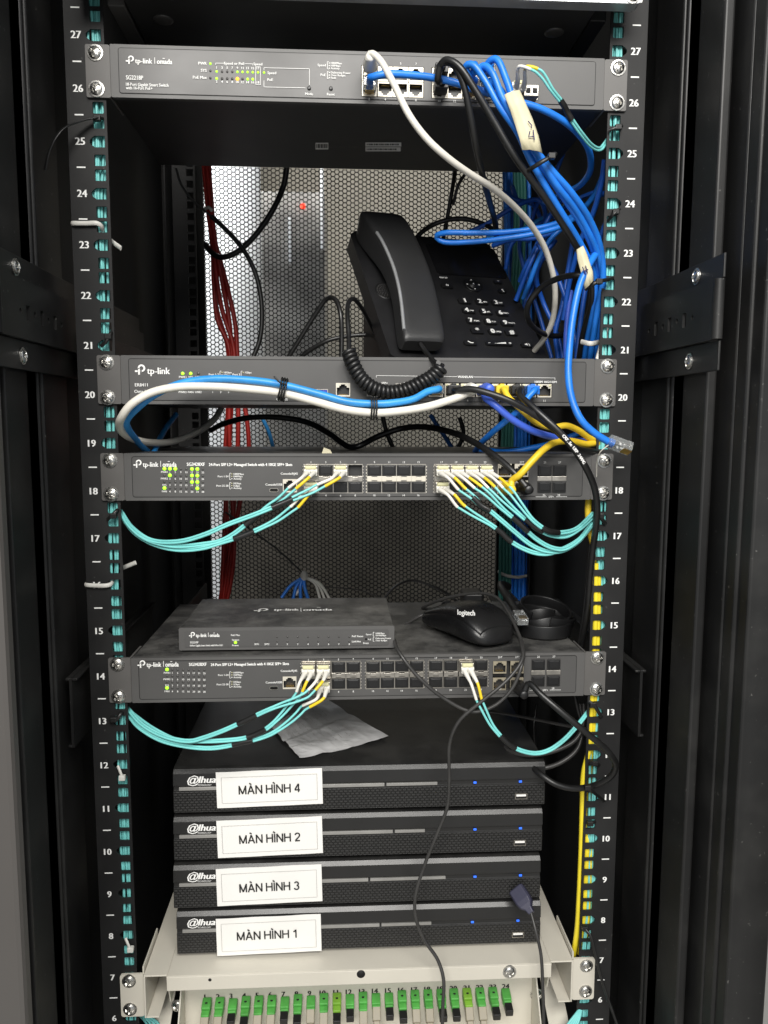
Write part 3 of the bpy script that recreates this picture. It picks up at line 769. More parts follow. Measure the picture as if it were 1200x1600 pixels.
for i, u in enumerate(us):
    lab(t, ('SFP1', 'SFP2')[i] if i < 2 else str(i-1), u, 1006.4, 2.8, 'C', Y=yf); lamp(SM, P(u, 1002.2, fy-2.1), 'ledoff', .9)
    if i > 1: lamp(SM, P(u, 995, fy-2.1), 'ledoff', .9)
lab(t, 'PoE Status', 550, 994, 3, Y=yf); lab(t, 'Link/Act', 550, 1002.2, 3, Y=yf); lab(t, 'Reset', 572, 1004.6, 2.8, 'C', Y=yf)
for s, v in (('1000Mbps', 989.5), ('10/100Mbps', 992.8), ('Delivering Power', 997.3), ('Over Budget', 1000.8)): lab(t, s, 587, v, 2.5, Y=yf)
lab(t, 'Speed', 580, 991, 2.5, 'R', Y=yf); lab(t, 'PoE', 580, 999, 2.5, 'R', Y=yf); bracket(t, 583, 988, 994, yf); bracket(t, 583, 996, 1002, yf)
n = t
p = PZ(408, 953.5, zt-.2); s = (p-CAMP).length/F
logo(n, p, 15, Vector((1, 0, 0)), Vector((0, 1, 0)))
q = PZ(428, 953, zt-.2); n.text('tp-link', q, 9, R=(1, 0, 0), Up=(0, 1, 0), width=(PZ(467, 953, zt).x-q.x), bold=.008)
a, b = PZ(470.5, 956, zt-.2), PZ(470, 950, zt-.2); n.line(a, b, .6, n=Vector((0, 0, 1)))
q = PZ(474, 953, zt-.2); n.text('omada', q, 9, R=(1, 0, 0), Up=(0, 1, 0), width=(PZ(519, 953, zt).x-q.x), bold=.008)
a, b = PZ(495, 949.3, zt-.2), PZ(501, 949.3, zt-.2); n.line(a, b, 1.2, n=Vector((0, 0, 1)))
text_parts(t, SM)
m = MB(); m.lathe(P(572, 998.4, fy-2.1), (0, -1, 0), [(1.2, 0), (1.2, .3), (.01, .3)], 12); m.build('reset_button', 'hole', SM)
# ================================================================== server above
SV = thing('rack_server', 'black rack server with silver front rim at the top of the cabinet', 'server', (0, 300, UZ(27.5)))
z0 = P(900, 14, -22).z
m = MB(); m.box(-205, 206, -18, 400, z0+2, z0+120); m.build('chassis', 'case', SV, 1)
m = MB(); m.plate([rrect(-241.5, 241.5, z0, z0+40, 6, 4), rrect(-60, 196, z0+4.5, z0+36, 4, 3)], -34, -20); sb = m.build('front_rim', 'silver', SV, 1.5)
m = MB(); m.box(-205, 206, -26, -18.5, z0+3, z0+37); m.build('front_grille', 'hole', SV)
for s in (-1, 1): screw(sb, (s*232.5, -34, z0+6.5))
for u, v in ((255, 31), (866, 51)):
    m = MB(); p = PZ(u, v, z0+2); m.lathe(p+Vector((0, 0, .5)), (0, 0, -1), [(9, -1), (9, 1), (7, 2), (.01, 2)], 18); m.build('case_dimple', 'ledoff', SV)
for s in (-1, 1):
    m = MB(); a, b = sorted((s*207.5, s*222.5)); m.box(a, b, 4, 330, z0+3, z0+44); m.build('slide_rail', 'ear' if s < 0 else 'post', SV, 1)  # left rail coloured lighter as the lit one, right kept dark
def arc(cx, cz, rx, rz, a0, a1, n=10): return [(cx+rx*math.cos(math.radians(a0+(a1-a0)*k/n)), cz+rz*math.sin(math.radians(a0+(a1-a0)*k/n))) for k in range(n+1)]
GLY = {'M': (.84, [[(.06, 0), (.06, 1)], [(.78, 0), (.78, 1)], [(.05, .97), (.42, .05)], [(.42, .05), (.79, .97)]]), 'A': (.78, [[(.05, 0), (.39, .98)], [(.39, .98), (.73, 0)], [(.17, .33), (.61, .33)]]),
       'N': (.74, [[(.06, 0), (.06, 1)], [(.68, 0), (.68, 1)], [(.07, .95), (.67, .05)]]), 'H': (.74, [[(.06, 0), (.06, 1)], [(.68, 0), (.68, 1)], [(.06, .52), (.68, .52)]]), 'I': (.16, [[(.08, 0), (.08, 1)]]),
       '1': (.5, [[(.36, 0), (.36, .99)], [(.08, .74), (.22, .8), (.36, .96)]]), '2': (.62, [arc(.32, .70, .25, .25, 170, -35)+[(.42, .44), (.08, .08)], [(.06, .06), (.6, .06)]]),
       '3': (.62, [arc(.31, .73, .22, .22, 160, -80, 10), arc(.31, .29, .25, .24, 85, -165, 12)]), '4': (.62, [[(.46, 0), (.46, .98)], [(.45, .96), (.05, .30)], [(.03, .27), (.61, .27)]])}
def sans(mb, body, c, cap, width, R, Up):
    items = []; x = 0
    for ch in body:
        g = {'À': 'A', 'Ì': 'I'}.get(ch, ch)
        if ch == ' ': x += .3; continue
        items.append((x, g, ch in 'ÀÌ')); x += GLY[g][0]+.12
    k = width/(x-.12); p = c-R*(width/2)-Up*(cap/2); i = 0
    for x, g, acc in items:
        st = list(GLY[g][1])
        if acc: w = GLY[g][0]/2; st.append([(w-.16, 1.26), (w+.06, 1.1)])
        for q in st:
            mb.ribbon([((x+a)*k, b*cap) for a, b in q], cap*.15, p, R, Up, .2+.012*(i % 9)); i += 1
# ================================================================== recorders
ZS = -438.6
RECS = [('1', 274, 1438, (338, 1436, 502, 1428, 502, 1486, 338, 1494), (361, 1448, 417.5, 1460, 107), .8),
        ('3', 277, 1360, (338, 1358, 503, 1350, 503, 1408, 339, 1416), (420.5, 1385, 421, 1385, 98), -1.0),
        ('2', 274, 1283, (339, 1283, 504, 1275, 504, 1333, 339, 1341), (421, 1309, 421.5, 1309, 99), .2),
        ('4', 275, 1207, (338, 1207, 504, 1199, 504, 1257, 338, 1263), (421, 1232, 421, 1232, 99), 1.4)]
where = {'1': 'resting on the cream shelf', '3': 'third from the top', '2': 'second from the top', '4': 'topmost, under a paper sheet'}
for i, (num, _, _, sq, tx, dx) in enumerate(RECS):
    y = 17+(.6, -.5, .8, 0)[i]; zb = ZS+i*51.0; xa, xb = -189.5+dx, 188+dx
    R = thing('video_recorder', 'black recorder with paper label MÀN HÌNH %s, %s' % (num, where[num]), 'recorder', ((xa+xb)/2, y+150, zb), 'stacked black video recorders')
    prof = [(1.5, 3), (0, 4.5), (0, 26), (1.6, 26.6), (1.6, 31.4), (-.6, 31.9), (-.6, 33), (.4, 44.5), (3.5, 48.2), (8, 49.3), (300, 49.3), (300, 3)]
    m = MB(); nn = len(prof)
    m.add([(x, y+a, zb+b) for x in (xa, xb) for a, b in prof], [(j, (j+1) % nn, nn+(j+1) % nn, nn+j) for j in range(nn)]+[tuple(range(nn-1, -1, -1)), tuple(range(nn, 2*nn))])
    m.build('case', 'recorder', R, .5)
    m = MB(); m.box(xa+1, xb-1, y-.5, y+.2, zb+4.8, zb+25.6); m.build('lower_grille', 'grille', R, .2)
    m = MB(); gx = xa+(262, 278, 255, 266)[i]; gm = xa+(208, 198, 222, 212)[i]
    m.box(xa+6, gm, y-.9, y+1.4, zb+27.4, zb+30.8); m.box(gm+2, gx, y-.9, y+1.4, zb+27.6, zb+30.6); m.build('trim_line', 'strip', R, .3)
    for u in (742, 813):
        xx = XZ(u-(4 if num == '1' else 0)+(.0 if num != '4' else 0), zb+30, y).x
        m = MB(); m.box(xx-1.6, xx+1.6, y-1.3, y-.2, zb+28.2, zb+30.4); m.build('indicator_lamp', 'ledb', R, .5)
    ux = XZ((814, 812, 811, 809)[3-i], zb+14, y).x; uz = zb+13.5
    if num != '3':
        m = MB(); m.plate([rect(ux-6.3, ux+6.3, uz-3, uz+3), rect(ux-5.8, ux+5.8, uz-2.5, uz+2.5)], y-1.2, y-.3); us = m.build('usb_socket', 'steel', R)
        m = MB(); m.box(ux-5.8, ux+5.8, y-.62, y-.52, uz-2.5, uz+2.5); m.build('socket_mouth', 'hole', us)
        m = MB(); m.box(ux-5, ux+5, y-1.1, y-.65, uz-.1, uz+2); m.build('socket_tongue', 'sticker', us)
    t = MB(); lx = XZ(293, zb+38, y).x
    lz = zb+39.2
    t.text('@', (lx, y-.75, lz-.3), 8.2, bold=.006, shear=.2, width=11.3); t.text('lhua', (lx+10.9, y-.75, lz-.3), 7.0, bold=.012, shear=.25, width=17.2)
    t.text('TECHNOLOGY', (lx+10, y-.75, lz-6.0), 1.8, shear=.2, width=14)
    t.build('printed_logo', 'white', R)
    ys = y-1.7
    q = [P(sq[k], sq[k+1], ys) for k in (0, 2, 4, 6)]
    # keep the label a true rectangle
    c = (q[0]+q[1]+q[2]+q[3])/4; ex = ((q[1]-q[0])+(q[2]-q[3])).normalized(); ez = Vector((-ex.z, 0, ex.x)); w = (q[1]-q[0]).length; hh = (q[0]-q[3]).length
    m = MB(); NX = 14; vs = []; fs = []
    for a in range(NX+1):
        for b in (0, 1):
            yy = -.35*math.sin(a*.9+i*2)*(1 if b else .5)
            vs.append(c+ex*(w*(a/NX-.5))+ez*(hh*(b-.5))+Vector((0, yy, 0)))
    vs += [v+Vector((0, .35, 0)) for v in vs]; nv = 2*(NX+1)
    for a in range(NX): fs += [(2*a, 2*a+2, 2*a+3, 2*a+1), (nv+2*a+1, nv+2*a+3, nv+2*a+2, nv+2*a), (2*a, nv+2*a, nv+2*a+2, 2*a+2), (2*a+1, 2*a+3, nv+2*a+3, nv+2*a+1)]
    fs += [(0, 1, nv+1, nv), (2*NX, nv+2*NX, nv+2*NX+1, 2*NX+1)]
    m.add(vs, fs); S = m.build('paper_label', 'sticker', R)
    f = Vector((0, -.75, 0)); t = MB(); mg = 5.3
    cs = [c+ex*(a*(w/2-mg))+ez*(b*(hh/2-mg))+f for a, b in ((-1, -1), (1, -1), (1, 1), (-1, 1), (-1, -1))]
    for a, b in zip(cs, cs[1:]): t.line(a, b, .35)
    t.build('label_border', 'border', S)
    t = MB(); pt = P(tx[2], tx[3], ys); sans(t, 'MÀN HÌNH '+num, pt+f, 9.1, tx[4]*pxmm(ys)*(.93 if num == '1' else 1), ex, ez); t.build('label_text', 'inkblack', S)
ZN = ZS+3*51+49.3
# paper sheet
m = MB(); cs = [PZ(u, v, ZN+.6) for u, v in ((425, 1140), (500, 1088), (607, 1155), (468, 1188))]
N = 44; vs = []; fs = []
from mathutils import noise
for a in range(N+1):
    for b in range(N+1):
        s, t = a/N, b/N
        p = cs[0].lerp(cs[1], s).lerp(cs[3].lerp(cs[2], s), t)
        w = 2.0+.9*math.sin(s*4+t*3)+.4*math.sin(s*9-t*7)
        w += 1.7*(.5-abs(noise.noise(Vector((s*4, t*4, 1)))*1.6)) + .7*(.4-abs(noise.noise(Vector((s*10, t*10, 5)))*1.5))
        w -= 1.6*max(0, 1-abs(s-.5)*14)+1.4*max(0, 1-abs(t-.45)*14)
        p += Vector((noise.noise(Vector((t*6, 0, 2)))*2*(s in (0, 1)), noise.noise(Vector((s*6, 3, 2)))*2*(t in (0, 1)), 0))
        vs.append(p+Vector((0, 0, max(.3, w))))
k = (N+1)**2
vs += [v-Vector((0, 0, .25)) for v in vs]
for a in range(N):
    for b in range(N):
        i = a*(N+1)+b; fs += [(i, i+N+1, i+N+2, i+1), (k+i+1, k+i+N+2, k+i+N+1, k+i)]
m.add(vs, fs, 0, False); pap = tag(m.build('paper_sheet', 'paper'), 'crumpled grey paper sheet lying on the topmost video recorder', 'paper'); ORG[pap.name] = Vector((0, 0, 0))
q = MB()
for r in range(9):
    s0 = .16+r*.075; t = .12
    while t < .8:
        d = random.uniform(.02, .06)
        if random.random() < .75:
            ii = [int(s0*N)*(N+1)+int(x*N) for x in (t, min(.95, t+d))]
            if ii[0] != ii[1]: q.line(vs[ii[0]], vs[ii[1]], .7, lift=.25, n=Vector((0, 0, 1)))
        t += d+.015
q.build('faint_print', 'border', pap)
# ================================================================== cream shelf and the fibre tray below it
SH = thing('cream_shelf', 'cream metal shelf holding the stacked video recorders', 'shelf', (0, 150, ZS-20))
zl = ZS-1.2
m = MB(); m.box(-194, 194, -8, 330, zl-1.6, zl); m.box(-194, 194, -9.4, -8, zl-15, zl); 
for s in (-1, 1):
    a, b = sorted((s*194, s*217.5)); m.box(a, b, -6, 330, zl-1.6, zl)
m.build('tray', 'shelf', SH, .6)
m = MB(); p = P(564, 1522, -9.4); m.lathe(p+Vector((0, 0, 0)), (0, -1, 0), [(4.3, 0), (4.3, .15), (.01, .16)], 20); p = P(328, 1531, -9.4); m.lathe(p, (0, -1, 0), [(1.7, 0), (1.7, .15), (.01, .16)], 12); m.build('front_hole', 'hole', SH)
screw(SH, P(796, 1518, -9.4))
for s in (-1, 1):
    m = MB(); a, b = sorted((s*215.8, s*217.5)); m.box(a, b, -6, 330, zl-46, zl-1.7)
    a, b = sorted((s*203, s*215.7)); m.box(a, b, -6, 330, zl-46, zl-44.6); a, b = sorted((s*194, s*195.4)); 
    m.add([(a, -6, zl-1.7), (b, -6, zl-1.7), (b, 8, zl-40), (a, 8, zl-40), (a, 330, zl-40), (b, 330, zl-40), (b, 330, zl-1.7), (a, 330, zl-1.7)],
          [(0, 1, 2, 3), (3, 2, 5, 4), (4, 5, 6, 7), (7, 6, 1, 0), (0, 3, 4, 7), (1, 6, 5, 2)])
    sc = m.build('side_channel', 'shelf', SH, .6)
    for y, z in ((40, -24), (70, -30)): screw(sc, (s*215.6, y, zl+z), (0, 0, -PI/2*s))
    m = MB(); a, b = sorted((s*218, s*241.3)); m.plate([rrect(a, b, zl-46, zl-.2, 2.5, 3)], -3, -.6); e = m.build('mounting_ear', 'shelf', SH, .6)
    m2 = MB(); a, b = sorted((s*218, s*219.6)); m2.box(a, b, -.6, 60, zl-46, zl+6); m2.build('mounting_ear_flange', 'shelf', SH, .5)
    for z in ((-7, -37.5) if s < 0 else (-8, -36.5)): screw(e, (s*232.3, -3, zl+z))
OD = thing('fibre_tray', 'cream fibre tray with a row of green connectors numbered one to twenty four', 'fibre tray', (0, 150, -540))
TY = 34
m = MB()
m.box(-186, 186, TY, TY+2, -546, zl-18)
m.box(-186, 186, TY-60, TY, -548, -546)
for s in (-1, 1):
    a, b = sorted((s*186, s*187.6)); m.add([(x, y, z) for x in (a, b) for y, z in ((TY-60, -548), (TY, zl-18), (TY+200, zl-18), (TY+200, -548))], [(0, 1, 2, 3), (7, 6, 5, 4), (0, 4, 5, 1), (1, 5, 6, 2), (2, 6, 7, 3), (3, 7, 4, 0)])
m.build('tray_body', 'shelf', OD, .5)
for u, v in ((278, 1571), (838, 1553)): screw(OD, P(u, v, TY))
for s in (-1, 1):
    m = MB(); a, b = sorted((s*200, s*222)); m.add([(a, TY-40, -540), (b, TY-40, -540), (b-0, TY+60, -480), (a, TY+60, -480), (a, TY-40, -542), (b, TY-40, -542), (b, TY+60, -482), (a, TY+60, -482)], [(0, 1, 2, 3), (7, 6, 5, 4), (0, 4, 5, 1), (1, 5, 6, 2), (2, 6, 7, 3), (3, 7, 4, 0)]); m.build('tray_arm', 'shelf', OD, .4)
t = MB()
corded = {1, 2, 5, 6, 9, 10, 13, 14, 17, 18, 21, 22}
odz = P(363, 1564, TY).z
for i in range(24):
    n = i+1
    fx = P(322+i*20.44, 1570-i*.72, TY-10).x
    long = n in (1, 2, 4, 5, 6, 8, 10, 11, 13, 16, 17, 18, 19, 20, 21, 22, 23)
    L = 17 if long else 13
    m = MB(); ang = Matrix.Rotation(math.radians(14), 4, 'X'); mx = Matrix.Translation((fx, TY, odz)) @ ang
    g = 'green2' if n in (11, 21) else 'green'
    m.box(-4.6, 4.6, -13, 0, -4.6, 4.6 if not long else 7.4, 0, mx)
    if long: m.box(-4.2, 4.2, -L-3, -13, -4.2, 5.4, 0, mx)
    else: m.box(-4.3, 4.3, -16, -13, -4.3, 4.2, 0, mx)
    ad = m.build('connector', g, OD, 1.0)
    if long:
        m = MB(); m.lathe(mx @ Vector((0, -7, 7.5)), (0, 0, 1), [(1.4, 0), (1.4, .15), (.01, .16)], 12); m.build('key_dot', 'hole', ad)
    if n not in corded:
        m = MB(); m.box(-4.0, 4.0, -L-13, -L-3, -4.2, 3.6, 0, mx); m.build('dust_cap', 'black', ad, .8)
    t.text(str(n), P(320+i*20.44, 1557.5-i*.72, TY-.3), 5.6, 'C', bold=.012)
    PORT['o%d' % n] = (mx @ Vector((0, -L-2, -.2)))
t.build('port_numbers', 'inkblack', OD)
# ================================================================== desk phone on the router
PO = Vector((33.0, 69.0, 173.8))
PM = Matrix.Rotation(.302, 3, 'Z') @ Matrix.Rotation(-.708, 3, 'X') @ Matrix.Rotation(-.013, 3, 'Y')
PMX = Matrix.Translation(PO) @ PM.to_4x4()
PINV = PMX.inverted()
def FL(u, v, h=0):
    n = PM.col[1]; w = PP(u, v, PO-Vector(n)*h, Vector(n)); return PINV @ w
PH = thing('desk_phone', 'black desk phone with handset on its left and a number keypad', 'telephone', (120, 120, Z2+22))
m = MB(); m.plate([[(0, 6), (6, 0), (182, 0), (188, 6), (186, 150), (180, 200), (174, 205), (8, 205), (0, 198)]], 0, 20)
m.xf(PMX).build('body', 'phone', PH, 3.5, 3)
m = MB(); gz = Z2+22.2
for x0, x1 in ((10, 178),):
    vs = []
    for x in (x0, x1):
        a = PMX @ Vector((x, 20, 150)); b = PMX @ Vector((x, 20, 6)); c = Vector(a); c.z = gz; c += Vector((0, 10, 0)); d = Vector(b); d.z = gz
        vs += [a, b, d, c]
    m.add(vs, [(0, 1, 2, 3), (7, 6, 5, 4), (0, 4, 5, 1), (1, 5, 6, 2), (2, 6, 7, 3), (3, 7, 4, 0)])
m.build('stand', 'black', PH, 1.5)
# handset
def rring(cx, cz, w, y0, y1, tz, n=36, ex=7):
    out = []
    for k in range(n):
        a = 2*PI*k/n; c, s = math.cos(a), math.sin(a)
        x = cx+w/2*math.copysign(abs(c)**(2/ex), c); q = math.copysign(abs(s)**(2/ex), s)
        y = (y0+y1)/2+(y1-y0)/2*q
        out.append(Vector((x, -y, cz+tz*y)))
    return out
ha, hb = FL(599, 338, 34), FL(664, 527, 24)
bow = lambda t: 8.5*math.sin(PI*min(1, max(0, t)))
hp, hm = (ha.z+1, hb.z)
rings = []
for t, w, lo, hi, tz in ((0, 48, 3, 31, .3), (.01, 52, 1, 33.5, .28), (.05, 53.5, .5, 36.5, .2), (.13, 51.5, 1, 38.5, .1), (.24, 48, 4, 39, .04), (.36, 46, 9, 38, 0), (.5, 45, 11, 36.5, 0),
                         (.64, 45, 9, 34, 0), (.76, 45.5, 4, 31, -.02), (.87, 46.5, 1, 28, -.06), (.95, 47, 1, 26, -.1), (.985, 46, 2.5, 24, -.12), (1, 42, 6, 21, -.12)):
    rings.append(rring(ha.x+(hb.x-ha.x)*t+bow(t), hp+(hm-hp)*t, w, lo, hi, tz))
m = MB(); m.loft(rings); HS = m.xf(PMX).build('handset', 'handset', PH)
HS.modifiers.new('s', 'SUBSURF').render_levels = 2
m = MB()
rail = []
for t, w, hi in ((.2, 49, 38.8), (.26, 47.6, 39), (.36, 46, 38), (.5, 45, 36.5), (.64, 45, 34), (.76, 45.5, 31), (.87, 46.5, 28), (.95, 47, 26)):
    rail.append(Vector((ha.x+(hb.x-ha.x)*t+bow(t)-w/2+1.5, -(hi-1.2), hp+(hm-hp)*t)))
m.tube(spl(rail, 6), 1.9, 8); m.xf(PMX).build('edge_highlight', 'silver', HS)  # silver tube imitates the bright highlight along the glossy handset edge
# speaker grille
c = FL(604, 455); m = MB(); k = MB()
m.lathe((c.x, 0, c.z), (0, -1, 0), [(13.5, -.2), (13.5, .5), (12.6, .9), (12.2, .4), (.01, .4)], 28)
for r, n in ((0, 1), (2.7, 6), (5.3, 12), (8, 18), (10.6, 24)):
    for i in range(n):
        a = 2*PI*i/n; k.lathe((c.x+r*math.cos(a), 0, c.z+r*math.sin(a)), (0, -1, 0), [(.75, .3), (.75, .55), (.01, .56)], 6)
g = m.xf(PMX).build('speaker_grille', 'black', PH); k.xf(PMX).build('grille_holes', 'ledoff', g)
q = [FL(u, v) for u, v in ((668, 396), (778, 398), (800, 434), (690, 432))]
m = MB(); m.plate([rrect(q[0].x+2, q[1].x-3, (q[2].z+q[3].z)/2, (q[0].z+q[1].z)/2+14, 4, 3)], -1.2, .5); m.xf(PMX).build('display', 'screen', PH, .5)
wt = MB()
def key(u, v, w=15.5, h=8.5, txt=None, sub=None, nm='key'):
    c = FL(u, v)
    m = MB(); m.plate([rrect(c.x-w/2, c.x+w/2, c.z-h/2, c.z+h/2, 1.5, 2)], -2.6, .4); o = m.xf(PMX).build(nm, 'black', PH, .8)
    if txt:
        t = MB(); p = Vector((c.x-(3.0 if sub else 0), -2.7, c.z)); t.text(txt, p, 6.6 if len(txt) == 1 else 3, 'C', bold=.02)
        if sub: t.text(sub, Vector((c.x+.6, -2.7, c.z-1.0)), 2.0, 'L', bold=.01)
        t.xf(PMX).build('key_print', 'white', o)
    return c
for u, v, a, b in ((725, 472, '1', None), (752, 473.5, '2', 'ABC'), (777, 475, '3', 'DEF'), (731.5, 487, '4', 'GHI'), (758.5, 489, '5', 'JKL'), (784, 491, '6', 'MNO'), (738, 503, '7', 'PQRS'), (765.5, 504.5, '8', 'TUV'),
                   (791.5, 506.5, '9', 'WXYZ'), (744.5, 518.5, '*', None), (772, 520, '0', 'OPER'), (798, 521.5, '#', None)): key(u, v, txt=a, sub=b)
c = key(734, 537.5, 15, 7); t = MB()
t.tube(spl([(c.x-3, -2.9, c.z+1.4), (c.x-1.5, -2.9, c.z), (c.x+1.2, -2.9, c.z-1.2), (c.x+3, -2.9, c.z-1)], 1), .55, 6)
c = key(779, 538.5, 33, 6, nm='volume_bar'); t.text('-', Vector((c.x-13, -2.7, c.z)), 4, 'C', bold=.03); t.text('+', Vector((c.x+13, -2.7, c.z)), 4, 'C', bold=.03)
t.add([(c.x-7, -2.9, c.z-1.2), (c.x+8, -2.9, c.z-1.2), (c.x+8, -2.9, c.z+1.2)], [(0, 1, 2)])
c = key(822, 541, 14, 7); t.add([(c.x-3, -2.9, c.z-.8), (c.x-1.5, -2.9, c.z-.8), (c.x+.5, -2.9, c.z-2), (c.x+.5, -2.9, c.z+2), (c.x-1.5, -2.9, c.z+.8), (c.x-3, -2.9, c.z+.8)], [(0, 1, 2, 3, 4, 5)]); t.text(')', Vector((c.x+2.4, -2.7, c.z)), 3.4, 'C', bold=.02)
c = key(697.5, 448.5, 14, 7.5); t.text('O', Vector((c.x, -2.7, c.z)), 3, 'C', bold=.02)
t.text('GB/GD', FL(693, 434)+Vector((0, -.1, 0)), 2.4, 'C', bold=.02)
c = key(777, 442, 11, 6); t.text('=', Vector((c.x, -2.7, c.z)), 3, 'C', bold=.02)
c = key(784, 456.5, 11, 6); t.text('¶', Vector((c.x, -2.7, c.z)), 3.6, 'C', bold=.02)
c = FL(738.5, 446); m = MB(); m.lathe((c.x, 0, c.z), (0, -1, 0), [(11.5, -.2), (11.5, 1.6), (10.8, 2.3), (9.8, 1.6), (5.2, 1.6), (4.8, 2.6), (.01, 2.8)], 32); m.xf(PMX).build('navigation_ring', 'black', PH)
for a, b in ((0, 0), (7.6, 0), (-7.6, 0), (0, 7.6), (0, -7.6)): t.lathe((c.x+a, -(2.75 if a == b == 0 else 1.6), c.z+b), (0, -1, 0), [(1, 0), (1, .2), (.01, .2)], 10)
t.xf(PMX).build('key_symbols', 'white', PH)
# coiled cord
def helix(path, R, turns):
    p = resample(path, .25); T, N = frames(p); n = len(p); out = []
    for i in range(n):
        a = 2*PI*turns*i/(n-1); B = T[i].cross(N[i]); out.append(p[i]+(N[i]*math.cos(a)+B*math.sin(a))*R)
    return out
lead = [PMX @ Vector((hb.x-2, -14, hb.z+2)), P(668, 553, 6), P(680, 566, -12), P(692, 572, -20)]
mid = [P(u, v, Y) for u, v, Y in ((691, 573, -20), (676, 588, -21), (655, 600, -22), (632, 610, -22), (605, 613, -22), (582, 606, -22), (563, 590, -21), (551, 568, -20), (545, 550, -17))]
tail = [P(u, v, Y) for u, v, Y in ((545, 551, -17), (545, 528, -4), (543, 495, 10), (544, 474, 25), (551, 467, 40), (563, 478, 70), (580, 510, 130), (592, 535, 180))]
m = MB(); m.tube(spl(lead, 2), 2.3, 8); m.tube(helix(spl(mid, .6), 5.0, 27), 2.35, 7); m.tube(spl(tail, 2), 2.2, 8)
m.build('coiled_cord', 'cord', PH)
# ================================================================== mouse
mc = Vector((112, 62, TOP4+.3)); d = Vector((.47, -.883, 0)).normalized(); n = Vector((-d.y, d.x, 0))
MMX = Matrix(((d.x, n.x, 0, mc.x), (d.y, n.y, 0, mc.y), (0, 0, 1, mc.z), (0, 0, 0, 1)))
MS = thing('computer_mouse', 'black computer mouse with thin cable lying on the lower fibre switch', 'mouse', mc)
def mring(x, w, z0, z1, k=28, e=2.6):
    out = []
    for i in range(k):
        a = 2*PI*i/k; c, s = math.cos(a), math.sin(a)
        y = w/2*math.copysign(abs(c)**(2/e), c)*(1-.10*max(0, s)); z = (z0+z1)/2+(z1-z0)/2*math.copysign(abs(s)**(2/(2.2 if s > 0 else 4)), s)
        out.append(Vector((x, y, z)))
    return out
prof = [(-57, 18, 7, 11), (-56, 36, 5, 16), (-50, 48, 3, 20), (-38, 54, 2, 25), (-22, 55, 2, 31), (-5, 56, 2, 36), (12, 58, 2, 38.5), (28, 60, 2, 37), (42, 57, 2, 30), (51, 46, 2.5, 21), (55, 32, 4, 14), (56.3, 14, 6, 9)]
m = MB(); m.loft([mring(*q) for q in prof]); b = m.xf(MMX).build('body', 'mouse', MS); b.modifiers.new('s', 'SUBSURF').render_levels = 2
pr2 = [(x, w*.93-.6, max(z0, z1*.44)+1.2, z1+.9) for x, w, z0, z1 in prof[1:-2]]
m = MB(); m.loft([mring(*q, e=2.2) for q in pr2]); m.xf(MMX); SHV = list(m.v); SHF = list(m.f); b = m.build('top_shell', 'mouse', MS); b.modifiers.new('s', 'SUBSURF').render_levels = 2
m = MB(); m.box(-53, -12, -.4, .4, 18, 20); m.lathe((-34, -3.5, 22.5), (0, 1, 0), [(7, 0), (8, 1), (8, 6), (7, 7)], 20); m.xf(MMX).build('scroll_wheel', 'black', MS)
from mathutils.bvhtree import BVHTree
bv = BVHTree.FromPolygons(SHV, SHF)
q = MB(); q.text('logitech', Vector((0, 0, 0)), 8.5, 'C', R=Vector((1, 0, 0)), Up=Vector((0, 0, 1)), width=27, bold=.006, lift=0)
vs = []
for v in q.v:
    u_, v_ = 728.5+v.x*1, 957-v.z*1+v.x*.05
    dr = ray(u_, v_).normalized(); hit = bv.ray_cast(CAMP, dr)
    vs.append((hit[0] if hit[0] else P(u_, v_, 70))-dr*.5)
q.v = vs; q.build('printed_logo', 'white', MS)
mouse_nose = MMX @ Vector((-57, 0, 9))
CB = [(mouse_nose.x, mouse_nose.y, mouse_nose.z)]
pts = [mouse_nose, mouse_nose+Vector((-12, 14, -3)), P(622, 985, 100), P(617, 1003, 10), P(624, 1020, -16), P(652, 1056, -24), P(695, 1092, -26), P(738, 1112, -28), P(772, 1103, -30), P(800, 1076, -30), P(815, 1040, -28),
       P(818, 1015, -12), P(808, 985, 14), P(793, 955, 40), P(775, 933, 60), P(745, 927, 80), P(700, 934, 100), P(660, 950, 130), P(690, 952, 160), P(760, 965, 110), P(798, 985, 50), P(814, 1005, -6), P(816, 1030, -26), P(795, 1060, -34), P(750, 1098, -36), P(718, 1126, -34), P(703, 1160, -30),
       P(702, 1220, -26), P(699, 1260, -24), P(684, 1300, -22), P(664, 1350, -20), P(649, 1400, -20), P(650, 1435, -20), P(664, 1470, -20), P(684, 1500, -24), P(693, 1530, -30), P(692, 1570, -34), P(690, 1640, -36)]
m = MB(); m.tube(spl(pts, 2), 1.75, 8); m.build('cable', 'cordgrey', MS)
# ================================================================== coiled flat lead beside the mouse
FC = thing('flat_lead', 'coiled black flat network lead with clear plug beside the mouse', 'cable', (195, 62, TOP4))
def band(path, w, th, tilt):
    p = [Vector(x) for x in path]; T = [(p[min(i+1, len(p)-1)]-p[max(i-1, 0)]).normalized() for i in range(len(p))]
    rings = []
    for q, t in zip(p, T):
        up = Vector(tilt); up = (up-t*up.dot(t)).normalized(); b = t.cross(up)
        rings.append([q+up*(w/2*a)+b*(th/2*c) for a, c in ((-1, -.5), (-.9, -1), (.9, -1), (1, -.5), (1, .5), (.9, 1), (-.9, 1), (-1, .5))])
    return MB().loft(rings)
c0 = Vector((196, 66, TOP4+8))
path = [c0+Vector((math.cos(a)*28, math.sin(a)*28, 0)) for a in [2*PI*i/40 for i in range(-4, 38)]]
band(path, 14, 3, (0, 0, 1)).build('strap_loop', 'black', FC, .3)
path = [c0+Vector((4+math.cos(a)*27, 10+math.sin(a)*24, 13+7*math.sin(a)-4*math.cos(a))) for a in [2*PI*i/40 for i in range(-12, 26)]]
